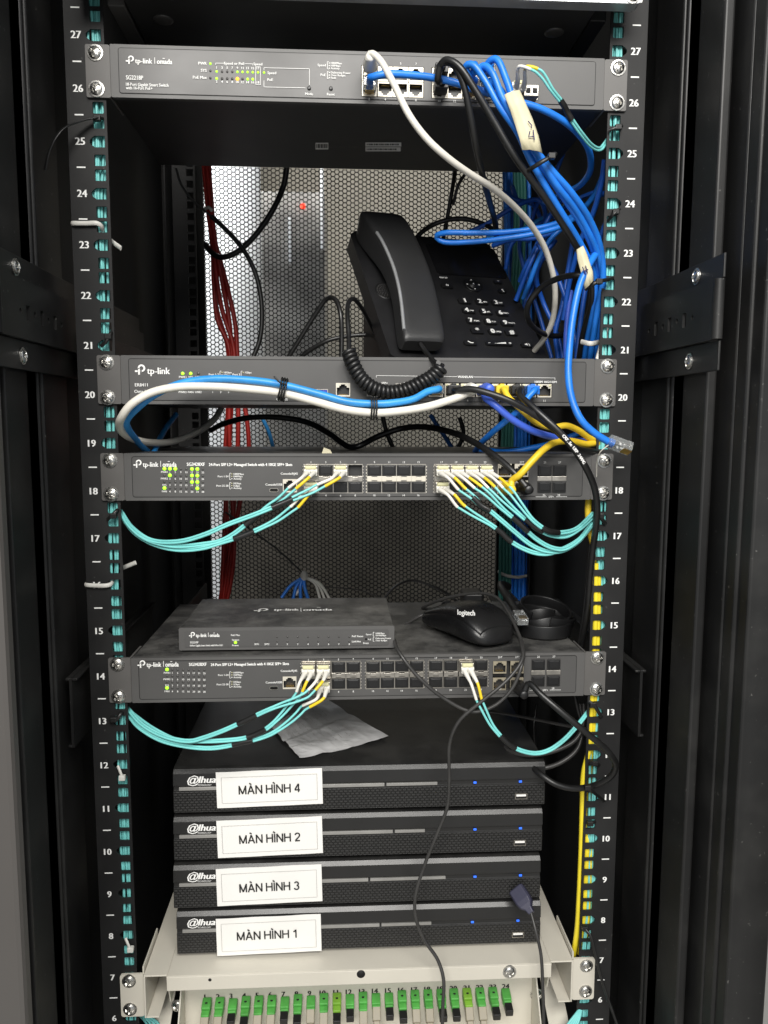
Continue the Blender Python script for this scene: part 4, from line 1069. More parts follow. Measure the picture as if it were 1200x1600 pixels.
band(path, 13, 3, (.2, -.3, 1)).build('strap_loop', 'black', FC, .3)
path = [c0+Vector((-1+math.cos(a)*21, 3+math.sin(a)*20, 5+3*math.sin(a*1.5))) for a in [2*PI*i/40 for i in range(4, 40)]]
band(path, 13, 3, (-.25, .2, 1)).build('strap_loop', 'black', FC, .3)
path = [c0+Vector((2+math.cos(a)*31, 6+math.sin(a)*27, 9-6*math.cos(a))) for a in [2*PI*i/40 for i in range(-10, 18)]]
band(path, 12, 3, (.5, 0, 1)).build('strap_loop', 'black', FC, .3)
pl = P(815, 968, 34); pk = P(782, 915, 120); ax = (pk-pl).normalized()
m = MB(); m.tube(spl([pl+ax*14, pl+ax*40, pk, pk+Vector((18, 40, -10))], 3), 5, 10, flat=(1, .75)); m.build('lead_end', 'black', FC)
q = ax.to_track_quat('Y', 'Z').to_matrix().to_4x4()
m = MB(); m.box(-5.8, 5.8, -6, 15, -4, 4); g = MB()
for k in range(8): g.box(-3.8+k*1.05, -3.3+k*1.05, -6.2, 1, 3.9, 4.4)
mx = Matrix.Translation(pl) @ q
pg = m.xf(mx).build('plug', 'plug', FC, .8); g.xf(mx).build('contacts', 'gold', pg)
m = MB(); bp = P(738, 950, 150); m.box(bp.x-12, bp.x+12, 140, 170, TOP4+.5, P(738, 924, 150).z); m.build('adapter', 'black', FC, 3)
m = MB(); m.tube(spl([P(745, 955, 150), P(775, 960, 110), P(800, 975, 100), P(830, 965, 110)], 3), 3.5, 8, flat=(1, .5)); m.build('lead_tail', 'black', FC)
# ================================================================== dusky plug hanging in front of the lowest recorders
UP = thing('usb_lead', 'dusky blue plug and thin dark cable hanging down in front of the recorders', 'cable', P(812, 1400, 2))
a, b = P(806, 1388, 14), P(829, 1424, -6); ax = (b-a).normalized()
m = MB(); rg = []
for s, w, h in ((0, 7, 4), (1, 8.4, 5), (14, 8.6, 5.2), (19, 7.4, 4.8), (23, 4, 3.4), (28, 3, 2.6)):
    q = a+ax*s; sx = Vector((ax.z, 0, -ax.x)).normalized(); sy = ax.cross(sx)
    rg.append([q+sx*w*c+sy*h*d_ for c, d_ in ((1, .6), (.8, 1), (-.8, 1), (-1, .6), (-1, -.6), (-.8, -1), (.8, -1), (1, -.6))])
m.loft(rg, smooth=False); m.build('plug', 'usbgrey', UP, .5)
m = MB(); m.tube(spl([a+ax*26, P(836, 1450, -16), P(845, 1490, -24), P(848, 1540, -30), P(851, 1640, -34)], 3), 1.7, 8); m.build('cable', 'cordgrey', UP)
# ================================================================== network leads
def W(pts): return [Vector(q) if isinstance(q, Vector) else P(*q) for q in pts]
def lead(label, m, r, start, pts, plug='plug', boot=None, group=None, loc=None, cat='cable', up=1, name='network_lead', step=2.5, flat=None):
    pts = W(pts)
    full = ([start+Vector((0, -24 if boot is None else -30, 0))] if start else [])+pts
    o = thing(name, label, cat, full[len(full)//2], group)
    MB().tube(([start+Vector((0, -8, 0))] if start else [])+spl(full, step), r, 9, flat=flat).build('jacket', m, o)
    if start:
        b = MB().box(-5.8, 5.8, -17, 6, -4.1, 4.1); b.box(-2.2, 2.2, -15, -3, 4.2*up-.6, 5.4*up+.3)
        pg = b.xf(Matrix.Translation(start)).build('plug', plug, o, .7)
        g = MB()
        for k in range(8): g.box(-3.9+k*1.05, -3.4+k*1.05, -8, 4, -4.35*up-.1, -4.1*up+.1)
        if plug == 'plug': g.xf(Matrix.Translation(start)).build('contacts', 'gold', pg)
        if boot:
            MB().lathe(start+Vector((0, -14, 0)), (0, -1, 0), [(.01, 0), (6.2, .1), (6.4, 3), (5.6, 9), (r+1.6, 13), (r+1.0, 19), (r+.2, 20), (.01, 20)], 14).build('boot', boot, o)
    return o
pp = lambda u, v, z, Y=-4: Vector((XZ(u, z, Y).x, Y, z))
t1, b1z = tz1, bz1
lead('white network lead curving from the top switch down to the desk phone', 'whitecab', 3.0, pp(577, 0, t1), [(574, 96, -34), (579, 84, -36), (592, 92, -40), (612, 125, -44), (640, 181, -46), (668, 218, -44), (700, 247, -38), (735, 272, -24), (770, 294, -4), (803, 322, 20), (832, 355, 44), (853, 392, 62), (866, 440, 74), (867, 475, 84), (862, 505, 96), (851, 528, 110), (835, 548, 130)], 'plug', 'boot')
lead('blue network lead running sideways across the sockets of the top switch', 'blue', 3.1, pp(577, 0, b1z), [(580, 121, -36), (600, 116, -40), (640, 117, -38), (690, 124, -34), (740, 138, -32), (790, 154, -32), (845, 170, -30), (890, 196, -20), (917, 228, 0), (923, 262, 30), (908, 288, 70), (880, 302, 110), (850, 316, 150)])
lead('black network lead hanging straight from the top switch behind the white lead', 'cord', 3.0, pp(687, 0, b1z), [(684, 125, -40), (690, 100, -46), (706, 99, -50), (722, 125, -50), (733, 170, -46), (742, 220, -36), (753, 270, -10), (765, 315, 50), (774, 350, 110), (776, 372, 130)], 'black')
lead('black network lead bundled with the blue leads of the top switch', 'cord', 3.1, pp(687, 0, t1), [(687, 104, -44), (697, 94, -50), (715, 102, -54), (745, 145, -54), (772, 190, -52), (800, 238, -50), (826, 275, -46), (852, 310, -38), (880, 352, -26), (905, 392, -12), (922, 425, 2), (925, 470, 16), (912, 520, 40), (905, 560, 60)], 'black')
bl = 'blue network lead in the bundle below the top switch, %s'
lead(bl % 'nearest the black lead', 'blue', 3.0, pp(735, 0, b1z), [(733, 118, -38), (727, 104, -42), (738, 101, -46), (757, 125, -48), (780, 165, -50), (808, 205, -50), (830, 252, -48), (852, 290, -42), (876, 330, -32), (902, 372, -18), (922, 412, -4), (930, 445, 8), (926, 490, 22), (918, 530, 40), (912, 570, 60)])
lead(bl % 'looping highest', 'blue', 3.0, pp(759, 0, t1), [(758, 108, -38), (766, 95, -44), (776, 93, -48), (790, 122, -52), (805, 165, -56), (826, 212, -56), (846, 250, -52), (868, 287, -46), (898, 325, -34), (924, 372, -18), (939, 415, -4), (943, 455, 8), (938, 500, 20), (932, 560, 40)])
lead(bl % 'from the upper socket', 'blue', 3.0, pp(735, 0, t1), [(742, 112, -42), (756, 103, -48), (768, 112, -52), (784, 150, -54), (806, 190, -54), (836, 234, -54), (862, 266, -50), (892, 300, -42), (921, 343, -28), (938, 388, -12), (942, 440, 0), (934, 480, 12), (928, 520, 24), (922, 560, 40)])
lead('blue network lead curling out of the lower right socket of the top switch', 'blue', 2.9, pp(759, 0, b1z), [(762, 140, -36), (772, 134, -40), (785, 145, -46), (800, 178, -50), (822, 220, -50), (848, 262, -46), (876, 302, -38), (905, 345, -26), (926, 388, -10), (934, 430, 6), (928, 480, 30), (920, 540, 60)])
def flag(label, cs, Y, ink, u, v):
    q = [P(a, b, Y) for a, b in cs]; n = Vector((0, -1, 0)); o = thing('tape_flag', label, 'tape flag', sum(q, Vector())/len(q))
    N = 6; vs = []; fs = []; h = len(q)//2
    L, R = q[:h], q[h:][::-1]
    for a, b in zip(L, R):
        for k in range(N+1):
            s = k/N; vs.append(a.lerp(b, s)+Vector((0, -3.2*math.sin(s*PI)-.8*math.sin(s*9+len(vs)), 0)))
    nv = len(vs); vs += [x+Vector((0, 1, 0)) for x in vs]
    for i in range(h-1):
        for k in range(N):
            j = i*(N+1)+k; fs += [(j, j+1, j+N+2, j+N+1), (nv+j, nv+j+N+1, nv+j+N+2, nv+j+1)]
    for k in range(N): fs += [(k, nv+k, nv+k+1, k+1), (nv-1-k, 2*nv-1-k, 2*nv-2-k, nv-2-k)]
    for i in range(h-1):
        j = i*(N+1); k = j+N; fs += [(j, j+N+1, nv+j+N+1, nv+j), (k, nv+k, nv+k+N+1, k+N+1)]
    m = MB(); m.add(vs, fs, 0, True); m.build('wrap', 'tape', o)
    t = MB(); ex = (R[h//2]-L[h//2]).normalized(); ez = (L[0]-L[-1]).normalized()
    for d in ink: t.tube([P(u+a, v+b, Y-4.6) for a, b in d], .45, 6)
    t.build('handwriting', 'ink', o)
flag('cream tape flag marked 4 wrapped round the blue bundle', [(788, 148), (797, 172), (805, 196), (812, 218), (816, 234), (848, 239), (842, 212), (833, 186), (822, 162), (812, 141)], -62, [[(-1, -6), (-3, 3), (6, 2)], [(4, -8), (6, 8)], [(-4, -22), (2, -15), (1, -11)]], 829, 211)
flag('cream tape flag low on the blue bundle, crumpled', [(901, 390), (902, 405), (906, 420), (910, 434), (914, 452), (928, 437), (927, 424), (922, 410), (917, 396), (911, 384)], -24, [[(-4, -4), (1, 8)], [(1, -6), (4, 6)], [(-3, 3), (5, 0)]], 914, 421)
lead('bright blue network lead hanging past the router, its clear plug loose by the rail', 'blue', 3.3, None, [(930, 398, -10), (918, 418, -22), (906, 445, -26), (896, 490, -30), (890, 540, -34), (888, 585, -38), (894, 625, -42), (908, 656, -46), (928, 676, -46), (950, 690, -44), (958, 694, -44)])
LP = COL.objects[-2] if False else None
o = bpy.data.objects[[k for k in ORG if k.startswith('network_lead') and '.' in k][-1]]
a, b = P(953, 690, -44), P(983, 701, -44); ax = (b-a).normalized(); mx = Matrix.Translation(a) @ ax.to_track_quat('-Y', 'Z').to_matrix().to_4x4() @ Matrix.Rotation(.5, 4, 'Y')
pg = MB().box(-5.9, 5.9, -20, 2, -4.2, 4.2).box(-2.2, 2.2, -14, -2, 4.3, 5.6).xf(mx).build('plug', 'plug', o, .8)
g = MB()
for k in range(8): g.box(-3.9+k*1.05, -3.4+k*1.05, -20.3, -12, -4.5, -4.0)
g.xf(mx).build('contacts', 'gold', pg)
MB().tube(spl(W([(951, 695, -46), (938, 706, -42), (933, 722, -30), (932, 745, -18)]), 2), .5, 6).build('loose_thread', 'whitecab', o)
# blue tangle behind the phone
tg = 'blue leads tangled behind the phone'
for i, (mk, r, pts) in enumerate([
    ('blue', 2.9, [(946, 265, 120), (925, 310, 110), (900, 335, 100), (860, 352, 96), (800, 362, 96), (740, 364, 98), (695, 364, 104), (681, 369, 112), (690, 377, 112), (735, 378, 104), (800, 371, 92), (850, 362, 88), (885, 350, 90), (915, 322, 100)]),
    ('blue_shaded', 2.8, [(725, 366, 210), (760, 350, 200), (800, 325, 190), (835, 312, 190), (846, 316, 190), (852, 340, 180), (846, 372, 170), (825, 420, 170), (806, 470, 180)]),
    ('blue_shaded', 2.8, [(905, 290, 160), (880, 310, 160), (855, 345, 160), (838, 385, 170), (820, 420, 180), (812, 440, 190)]),
    ('blue_shaded', 2.7, [(930, 300, 190), (905, 310, 200), (875, 330, 190), (840, 352, 190), (800, 380, 200), (790, 420, 210)]),
    ('blue_shaded', 2.8, [(868, 375, 150), (850, 400, 150), (838, 430, 160), (848, 470, 170), (870, 520, 160), (880, 560, 150)]),
    ('blue_shaded', 2.8, [(896, 370, 140), (888, 420, 150), (878, 480, 150), (868, 520, 150), (872, 560, 150)]),
    ('blue_shaded', 2.8, [(875, 330, 210), (850, 380, 210), (835, 440, 220), (820, 480, 220)]),
    ('blue_shaded', 2.7, [(800, 290, 240), (815, 340, 240), (812, 390, 240), (826, 440, 240), (845, 500, 230), (862, 560, 220)]),
    ('blue_shaded', 2.7, [(840, 380, 150), (870, 430, 150), (890, 490, 140), (900, 540, 130), (902, 570, 130)]),
    ('purple', 2.8, [(892, 455, 120), (886, 500, 110), (884, 540, 100), (886, 575, 90)]),
    ('blue_shaded', 2.8, [(950, 340, 60), (940, 365, 70), (925, 400, 80), (915, 450, 80), (905, 520, 80), (900, 570, 80)]),
    ('blue_shaded', 2.8, [(945, 250, 30), (940, 285, 40), (928, 330, 60), (910, 370, 80), (890, 440, 110), (880, 500, 120)]),
    ('blue_shaded', 2.6, [(880, 240, 200), (868, 270, 210), (850, 300, 210), (835, 330, 210), (825, 380, 220)]),
    ('blue_shaded', 2.7, [(948, 300, 120), (925, 312, 130), (895, 340, 130), (870, 360, 130), (835, 372, 140), (800, 374, 150), (770, 384, 170)]),
    ('blue_shaded', 2.7, [(786, 300, 230), (806, 312, 220), (830, 318, 220), (842, 335, 210), (848, 370, 200), (842, 410, 200), (826, 450, 210)]),
    ('blue', 2.7, [(889, 348, 120), (862, 372, 125), (842, 404, 130), (828, 440, 140), (818, 466, 160)]),
    ('blue2', 2.6, [(760, 372, 190), (800, 366, 190), (850, 340, 190), (895, 318, 200)])]):
    lead('blue network lead tangled behind the white lead and the phone', mk, r, None, pts, group=tg, step=4)
lead('black cable arching beside the desk phone under the blue tangle', 'cord', 3.0, None, [(935, 432, 20), (905, 430, 10), (875, 434, 30), (845, 450, 50), (826, 475, 60), (824, 495, 70), (838, 515, 90), (870, 525, 120), (905, 515, 140)])
lead('black cable arching over the top of the desk phone', 'cord', 2.8, None, [(640, 385, 230), (660, 362, 220), (690, 346, 210), (725, 342, 210), (760, 352, 200), (775, 362, 190)])
lead('thin black cable dropping from the top switch behind the phone', 'cord', 2.6, None, [(712, 262, 240), (706, 300, 260), (699, 340, 270), (692, 375, 280)])
lead('grey twisted cable end hanging behind the white lead', 'cordgrey', 2.0, None, [(728, 270, 250), (716, 290, 250), (708, 320, 260)])
# router front leads
rz = pz2
def rp(u): return pp(u, 0, rz)
lead('white network lead sagging across the router front, tied to a blue one', 'whitecab', 3.6, rp(731), [(722, 618, -34), (700, 626, -38), (665, 636, -42), (620, 643, -44), (586, 645, -44), (540, 640, -42), (495, 628, -40), (440, 614, -38), (390, 608, -38), (330, 604, -38), (275, 605, -40), (235, 614, -44), (205, 632, -46), (190, 652, -40), (187, 668, -20), (200, 682, 10), (230, 691, 50), (270, 690, 90), (310, 674, 130), (335, 655, 170), (345, 640, 200)], 'boot', 'boot')
lead('light blue network lead running along the router front beside the white one', 'blue2', 3.3, rp(681), [(668, 612, -32), (645, 624, -38), (610, 630, -42), (586, 631, -42), (545, 628, -42), (500, 616, -40), (440, 601, -40), (390, 594, -38), (330, 592, -36), (280, 600, -34), (240, 618, -34), (212, 640, -34), (198, 656, -26), (200, 670, -6), (215, 690, 30), (230, 705, 60)])
lead('blue lead stub rising behind the fibre switch at far left', 'blue2', 3.0, None, [(240, 708, 60), (250, 685, 90), (262, 665, 120), (275, 648, 150)])
def ties(label, u, v, Y, ang, r, cat='cable tie', m='cord', n=3, rx=None):
    o = thing('cable_tie', label, cat, P(u, v, Y)); q = MB()
    ax = Vector((math.cos(ang), 0, math.sin(ang)))
    for i in range(n):
        c = P(u, v, Y)+ax*(i-n/2)*2.2; b = Vector((-ax.z, 0, ax.x)); k = 18
        q.tube([c+b*math.cos(2*PI*j/k)*r+Vector((0, 1, 0))*math.sin(2*PI*j/k)*(rx or r*.62)+ax*math.sin(j)*.25 for j in range(k+1)], .85, 6)
    q.build('loop', m, o); return o
o = ties('black wire tie with a loose end round the white and blue router leads', 444, 609, -39, -.2, 10.0)
MB().tube(spl(W([(447, 601, -46), (438, 598, -48), (428, 588, -48)]), 1.5), .8, 6).build('tail', 'cord', o)
ties('black wire tie under the coiled phone cord', 586, 638, -43, .0, 10)
PB = 'black'
lead('violet blue network lead with a thick boot in the router', 'purple', 3.3, rp(755), [(757, 618, -34), (775, 634, -42), (800, 655, -42), (830, 672, -36), (860, 682, -24), (890, 688, -6), (915, 690, 14), (935, 690, 30)], 'purple', 'purple')
lead('yellow network lead leaving the router between black leads', 'yellow', 3.0, rp(779.5), [(795, 622, -34), (815, 640, -38), (838, 660, -30), (862, 668, -22), (885, 665, -18), (903, 672, -12), (920, 684, 0), (940, 690, 14)], 'yellow', None)
lead('black network lead from the router to the right rail, passing above the violet one', 'cord', 3.0, rp(706), [(712, 610, -34), (735, 608, -42), (762, 614, -48), (795, 626, -52), (830, 645, -50), (862, 668, -44), (885, 688, -36), (900, 700, -24), (930, 706, 0), (950, 712, 20)], PB)
lead('blue network lead from the router crossing behind the yellow lead', 'blue', 2.9, rp(827), [(824, 622, -30), (812, 640, -34), (790, 658, -26), (770, 675, -6), (752, 692, 20), (742, 706, 50)], 'blue')
o = lead('black network lead printed with white letters hanging from the router past the fibre switch', 'cord', 3.1, rp(803.5), [(812, 617, -34), (830, 634, -46), (852, 654, -54), (875, 676, -58), (897, 702, -58), (915, 730, -54), (928, 760, -46), (933, 790, -38), (931, 825, -28), (926, 860, -16), (922, 900, -6), (919, 940, 4), (913, 985, 20), (908, 1010, 30)], PB)
sp = spl(W([(875, 676, -58), (897, 702, -58), (915, 730, -54), (928, 760, -46)]), 1.0)
t = MB(); k = 4
for ch in 'CAT.5e UTP 24AWG':
    if ch != ' ':
        a, b = sp[min(k, len(sp)-2)], sp[min(k+1, len(sp)-1)]; dr = (b-a).normalized(); t.text(ch, a+Vector((0, -3.1, 0)), 2.8, 'C', R=dr, Up=Vector((-dr.z, 0, dr.x)), bold=.02, lift=.2)
    k += 2
t.build('printed_text', 'white', o)
lead('black lead looping under the router into the fibre switch with a round boot', 'cord', 3.2, PORT['ct4'], [(815, 752, -30), (800, 735, -26), (770, 710, -10), (735, 688, 20), (700, 674, 60), (660, 667, 90), (625, 670, 110), (590, 682, 110), (560, 697, 100), (545, 698, 110), (515, 678, 130), (480, 660, 150), (430, 652, 160), (380, 654, 170), (345, 664, 190), (330, 672, 210)], PB, 'black')
lead('yellow network lead bending up from the fibre switch to the right rail', 'yellow', 3.3, PORT['ct2'], [(800, 751, -30), (812, 742, -36), (830, 722, -36), (850, 702, -30), (868, 691, -22), (890, 689, -14), (915, 694, -4), (935, 694, 10), (940, 712, 16), (928, 745, 16), (919, 790, 14), (922, 830, 14), (932, 870, 16), (938, 920, 16), (936, 980, 16)], 'yellow', 'yellow')
for i, pts in enumerate(([(931, 880, 4), (930.5, 960, 4), (927, 1050, 4), (923.5, 1120, 4), (920.5, 1170, 5), (912, 1208, 4), (910, 1260, 4), (908, 1330, 5), (905, 1400, 6), (902, 1450, 8), (896, 1492, 14), (890, 1520, 30)],
                         [(935, 900, 5), (934.5, 960, 5), (931, 1050, 5), (927.5, 1120, 5), (924.5, 1180, 10), (922, 1240, 20), (923, 1320, 8), (919.5, 1390, 7), (917, 1440, 7), (910, 1485, 12)],
                         [(926, 1200, 22), (919, 1260, 20), (918, 1305, 7), (914.5, 1390, 7), (911.5, 1440, 7), (906, 1490, 14)])):
    lead('yellow cable running down behind the right rail', 'fyellow', 2.8, None, pts, group='yellow cables behind the right rail', step=4)
lead('thick black lead from the lower fibre switch looping round the right rail', 'cord', 3.1, PORT['dt4'], [(826, 1068, -34), (845, 1085, -44), (880, 1115, -54), (920, 1148, -56), (948, 1172, -52), (962, 1195, -44), (955, 1212, -36), (932, 1226, -24), (900, 1232, -10), (870, 1226, 0), (845, 1210, 10), (825, 1190, 30), (815, 1170, 60)], PB, 'black')
lead('dark grey cable loop hanging right of the topmost recorder, upper', 'cordgrey', 2.4, None, [(912, 1100, 40), (912, 1130, 30), (900, 1155, 24), (870, 1172, 20), (830, 1180, 24), (800, 1176, 40), (780, 1160, 80)])
lead('dark grey cable loop hanging right of the topmost recorder, lower', 'cordgrey', 2.4, None, [(906, 1100, 50), (910, 1140, 36), (902, 1170, 28), (875, 1192, 22), (845, 1200, 22), (825, 1190, 40), (800, 1165, 90)])
lead('flat dark cable stretched across under the lower fibre switch', 'cordgrey', 2.6, None, [(740, 1108, 120), (800, 1117, 100), (860, 1129, 70), (905, 1138, 40)], flat=(.5, 1.3))
lead('thin black cable standing up along the right rail by the coiled lead', 'cord', 2.2, None, [(905, 1010, 30), (912, 960, 26), (918, 900, 24), (922, 850, 22)])
lead('thin dark cord hanging in the gap right of the lower fibre switch', 'cord', 2.0, None, [(898, 1085, 30), (902, 1105, 30), (908, 1130, 30), (906, 1150, 34)])
lead('thin black cord drooping beside the recorder stack', 'cord', 1.8, None, [(838, 1100, 160), (834, 1140, 150), (838, 1170, 150), (850, 1190, 150)])
# cables in the rear half
for i, pts in enumerate(([(318, 250, 380), (325, 330, 380), (332, 380, 384), (334, 440, 388), (340, 500, 388), (357, 540, 388), (362, 600, 388), (358, 700, 388), (352, 800, 388), (346, 940, 388)],
                         [(323, 255, 376), (330, 330, 376), (340, 400, 380), (349, 450, 384), (358, 500, 384), (364, 560, 384), (385, 650, 384), (388, 720, 384), (372, 800, 384), (352, 940, 384)],
                         [(320, 250, 386), (327, 340, 386), (345, 410, 386), (358, 460, 386), (368, 510, 386), (371, 570, 386), (372, 680, 386), (366, 780, 386), (360, 850, 386), (348, 940, 386)],
                         [(326, 255, 382), (333, 350, 382), (337, 420, 382), (346, 480, 382), (366, 550, 382), (358, 650, 382), (362, 760, 382), (366, 850, 382), (362, 900, 382), (352, 950, 382)],
                         [(321, 250, 392), (329, 350, 392), (334, 420, 392), (338, 480, 392), (356, 545, 392), (356, 640, 392), (350, 740, 392), (356, 850, 392), (344, 940, 392)])):
    lead('red cable running down the rear left corner of the cabinet', 'red', 3.2, None, pts, group='red cables at the rear left', step=6, name='red_cable')
for i in range(7):
    u0 = 792+i*6.2
    lead('blue cable hanging in the strapped bundle at the rear right', 'blue', 3.0, None, [(u0-4, 262, 400+i % 3*7), (u0-2, 330, 400+i % 3*7), (u0+2*math.sin(i), 640, 400+i % 3*7), (u0-2, 760, 400+i % 2*8), (u0-4, 850, 400+i % 3*7), (u0-6, 950, 400)], group='blue cables strapped at the rear right', step=8, name='blue_cable')
for i in range(4):
    u0 = 803+i*5
    lead('teal cable hanging at the rear right beside the blue bundle', 'teal', 2.4, None, [(u0, 258, 380), (u0+2, 310, 384), (u0, 400, 390), (u0-16, 640, 392), (u0-20, 800, 392), (u0-22, 950, 392)], group='teal cables at the rear right', step=8, name='teal_cable')
for z in (752, 884, 905):
    pass
q = MB(); o = thing('cable_tie', 'pale tie strapping the blue bundle at the rear right', 'cable tie', P(800, 898, 390))
q.tube(spl(W([(778, 893, 396), (790, 899, 385), (810, 902, 385), (826, 899, 396)]), 3), 1.6, 6, flat=(1.6, .6)); q.build('strap', 'tie', o)
lead('thick black cable sweeping down from the top switch across the honeycomb door', 'cord', 3.8, None, [(449, 255, 330), (443, 290, 340), (425, 330, 340), (395, 372, 340), (368, 395, 340), (345, 402, 345), (328, 392, 360), (322, 382, 380)])
lead('thin black cable bowing down over the red cables to the router', 'cord', 3.0, None, [(330, 338, 290), (352, 358, 290), (380, 390, 290), (400, 430, 290), (409, 480, 290), (406, 530, 290), (394, 562, 290), (380, 600, 290)])
lead('pale thin wire at the rear left above the red cables', 'cordgrey', 1.4, None, [(275, 263, 280), (283, 288, 282), (300, 312, 286), (330, 338, 290)])
lead('thin black cable arching left of the phone, outer', 'cord', 2.6, None, [(440, 575, 180), (465, 535, 170), (492, 492, 160), (512, 466, 150), (524, 468, 140), (532, 490, 130), (534, 530, 130), (533, 570, 130)])
lead('thin black cable running low behind the coiled phone cord', 'cord', 2.4, None, [(455, 572, 200), (480, 550, 190), (510, 533, 180), (545, 525, 180), (590, 522, 180)])
lead('black cable hanging below the router near its middle', 'cord', 2.8, None, [(598, 650, 220), (603, 672, 220), (612, 695, 220), (622, 712, 220)])
lead('black cable looping below the router right of its middle', 'cord', 2.8, None, [(718, 652, 260), (724, 675, 260), (718, 695, 260), (708, 710, 260)])
lead('dark blue cable below the router at the honeycomb door', 'blue', 2.8, None, [(672, 648, 260), (688, 672, 260), (700, 690, 260), (712, 712, 260)])
lead('blue lead crossing above the fibre switch at right', 'blue', 3.0, None, [(750, 702, 60), (790, 706, 70), (830, 700, 70), (870, 690, 70), (920, 670, 60)])
lead('blue cable slanting behind the router below the red cables', 'blue2', 2.6, None, [(408, 650, 330), (420, 675, 330), (428, 705, 330)])
# bunch of blue and white wires
o = thing('wire_bunch', 'bunch of blue and white wires hanging from a pale cord behind the small switch', 'cable', P(476, 905, 320))
MB().tube(spl(W([(352, 800, 320), (395, 830, 320), (430, 856, 320), (455, 878, 320), (475, 898, 320)]), 4), 1.2, 6).build('cord', 'cordgrey', o)
MB().lathe(P(475, 896, 320), (0, 0, -1), [(2.5, -3), (4.5, 0), (5, 6), (4, 9)], 12).build('knot', 'tie', o)
for i, (a, b) in enumerate(((440, 934), (458, 936), (470, 938), (482, 938))): MB().tube(spl(W([(475, 902, 320), ((475+a)/2-3, 915, 316), (a, b, 312)]), 3), 2.4, 8).build('wire', 'blue', o)
for i, (a, b) in enumerate(((462, 930), (500, 936), (515, 936), (508, 938))): MB().tube(spl(W([(476, 902, 320), ((476+a)/2+4, 912, 318), (a, b, 314)]), 3), 1.8, 8).build('wire', 'tie', o)
lead('thin grey wire trailing right from the hanging wire bunch', 'cordgrey', .8, None, [(490, 914, 320), (520, 918, 330), (560, 922, 340), (600, 936, 330)])
lead('thin black wire arching behind the mouse', 'cord', 1.5, None, [(600, 935, 200), (620, 915, 210), (645, 907, 220), (680, 918, 220), (710, 936, 220), (725, 950, 200)])
# ================================================================== fibre cords
def slc(p, a, b):
    L = 0; out = []
    for i in range(len(p)):
        if i: L += (p[i]-p[i-1]).length
        if a <= L <= b: out.append(p[i])
    return out if len(out) > 1 else p[:2]
def fibre(label, port, pts, wrap, cat='fibre cord', drop=None, slv=15, group='aqua fibre cords of the switches', name='fibre_patch_cable'):
    p0 = PORT[port]; pts = W(pts); ctr = [pts[0]]+pts[1:]
    o = thing(name, label, cat, p0, group)
    dn = Vector(drop or (-5 if pts[-1].x < 0 else 6, -16, -4))
    # transceiver and duplex connector in the slot
    m = MB(); mx = Matrix.Translation(p0)
    m.box(-6.5, 6.5, -10, 4, -4.7, 4.7, 0, mx); c = m.build('transceiver', 'steel', o, .5)
    m = MB(); m.box(-5.4, 5.4, -11.5, -9, .4, 5.0, 0, mx); m.box(-4.9, 4.9, -13, -11.4, 2.0, 4.8, 0, mx); m.build('latch', 'latch', c, .6)
    m = MB(); m.box(-6.0, -.3, -14, -9.8, -4.4, 1.2, 0, mx); m.box(.3, 6.0, -14, -9.8, -4.4, 1.2, 0, mx); m.box(-6.4, 6.4, -12, -10, -1.4, 1.6, 0, mx); m.build('duplex_connector', 'boot', o, .6)
    for s in (-1, 1):
        st = p0+Vector((s*3.15, -13, -1.6)); e1 = st+dn
        off = []
        full = [st, st+dn*.35+Vector((0, -2, 0)), e1]
        q = spl(ctr, 3); T, N = frames(q)
        for i, x in enumerate(q):
            view = (x-CAMP).normalized(); side = T[i].cross(view).normalized()
            k = min(1, i*3/45)
            off.append(x+side*(s*(1.9*(1-k)+1.05)*(1 if (T[i].x < 0 or True) else -1)))
        # keep each core on its own side
        if (off[0]-e1).length > (ctr[0]-e1).length+20: pass
        i0 = min(range(len(off)), key=lambda j: (off[j]-e1).length)
        path = resample(spl(full+off[i0+4:], 2), 1.5)
        LB = dn.length
        MB().tube(slc(path, 0, LB*.95), lambda t: 2.7-1.2*t, 10).build('boot', 'boot', o)
        MB().tube(slc(path, LB*.8, LB+slv), 1.45, 8).build('sleeve', 'ysleeve' if s > 0 else 'boot', o)
        MB().tube(slc(path, LB+slv-2, 1e9), 1.15, 8).build('core', 'aqua', o)
        if s > 0: mid = path
    if wrap:
        q = spl(ctr, 2); i = min(range(len(q)), key=lambda j: (q[j]-P(wrap[0], wrap[1], q[j].y)).length)
        seg = q[max(0, i-5):i+6]
        if len(seg) > 2: MB().tube(seg, 2.7, 10, flat=(1, 1)).build('wrap', 'cord', o)
    return o
fl = 'aqua fibre cord from the %s of the fibre switch below the router'
gL = 'aqua fibre cords to the left rail'
fibre(fl % 'top left slot', 'c1', [(468, 751, -32), (452, 767, -34), (436, 781, -34), (420, 791, -34), (407, 801, -34), (394, 812, -33), (380, 823, -32), (364, 835, -31), (345, 845, -30), (320, 850, -28), (270, 853, -22), (228, 842, -14), (203, 822, -4), (189, 800, 12)], (397, 810))
fibre(fl % 'third upper slot', 'c5', [(508, 750, -32), (493, 763, -34), (470, 774, -36), (442, 786, -36), (420, 795, -36), (395, 805, -36), (357, 819, -34), (320, 835, -32), (280, 846, -26), (236, 844, -16), (206, 824, -4), (188, 798, 12)], (442, 785))
fibre(fl % 'lower left slot', 'c2', [(479, 778, -32), (456, 795, -34), (433, 812, -34), (410, 824, -34), (385, 835, -33), (368, 841, -32), (345, 848, -30), (318, 856, -28), (280, 859, -22), (242, 851, -14), (211, 833, -4), (190, 806, 12)], (383, 836))
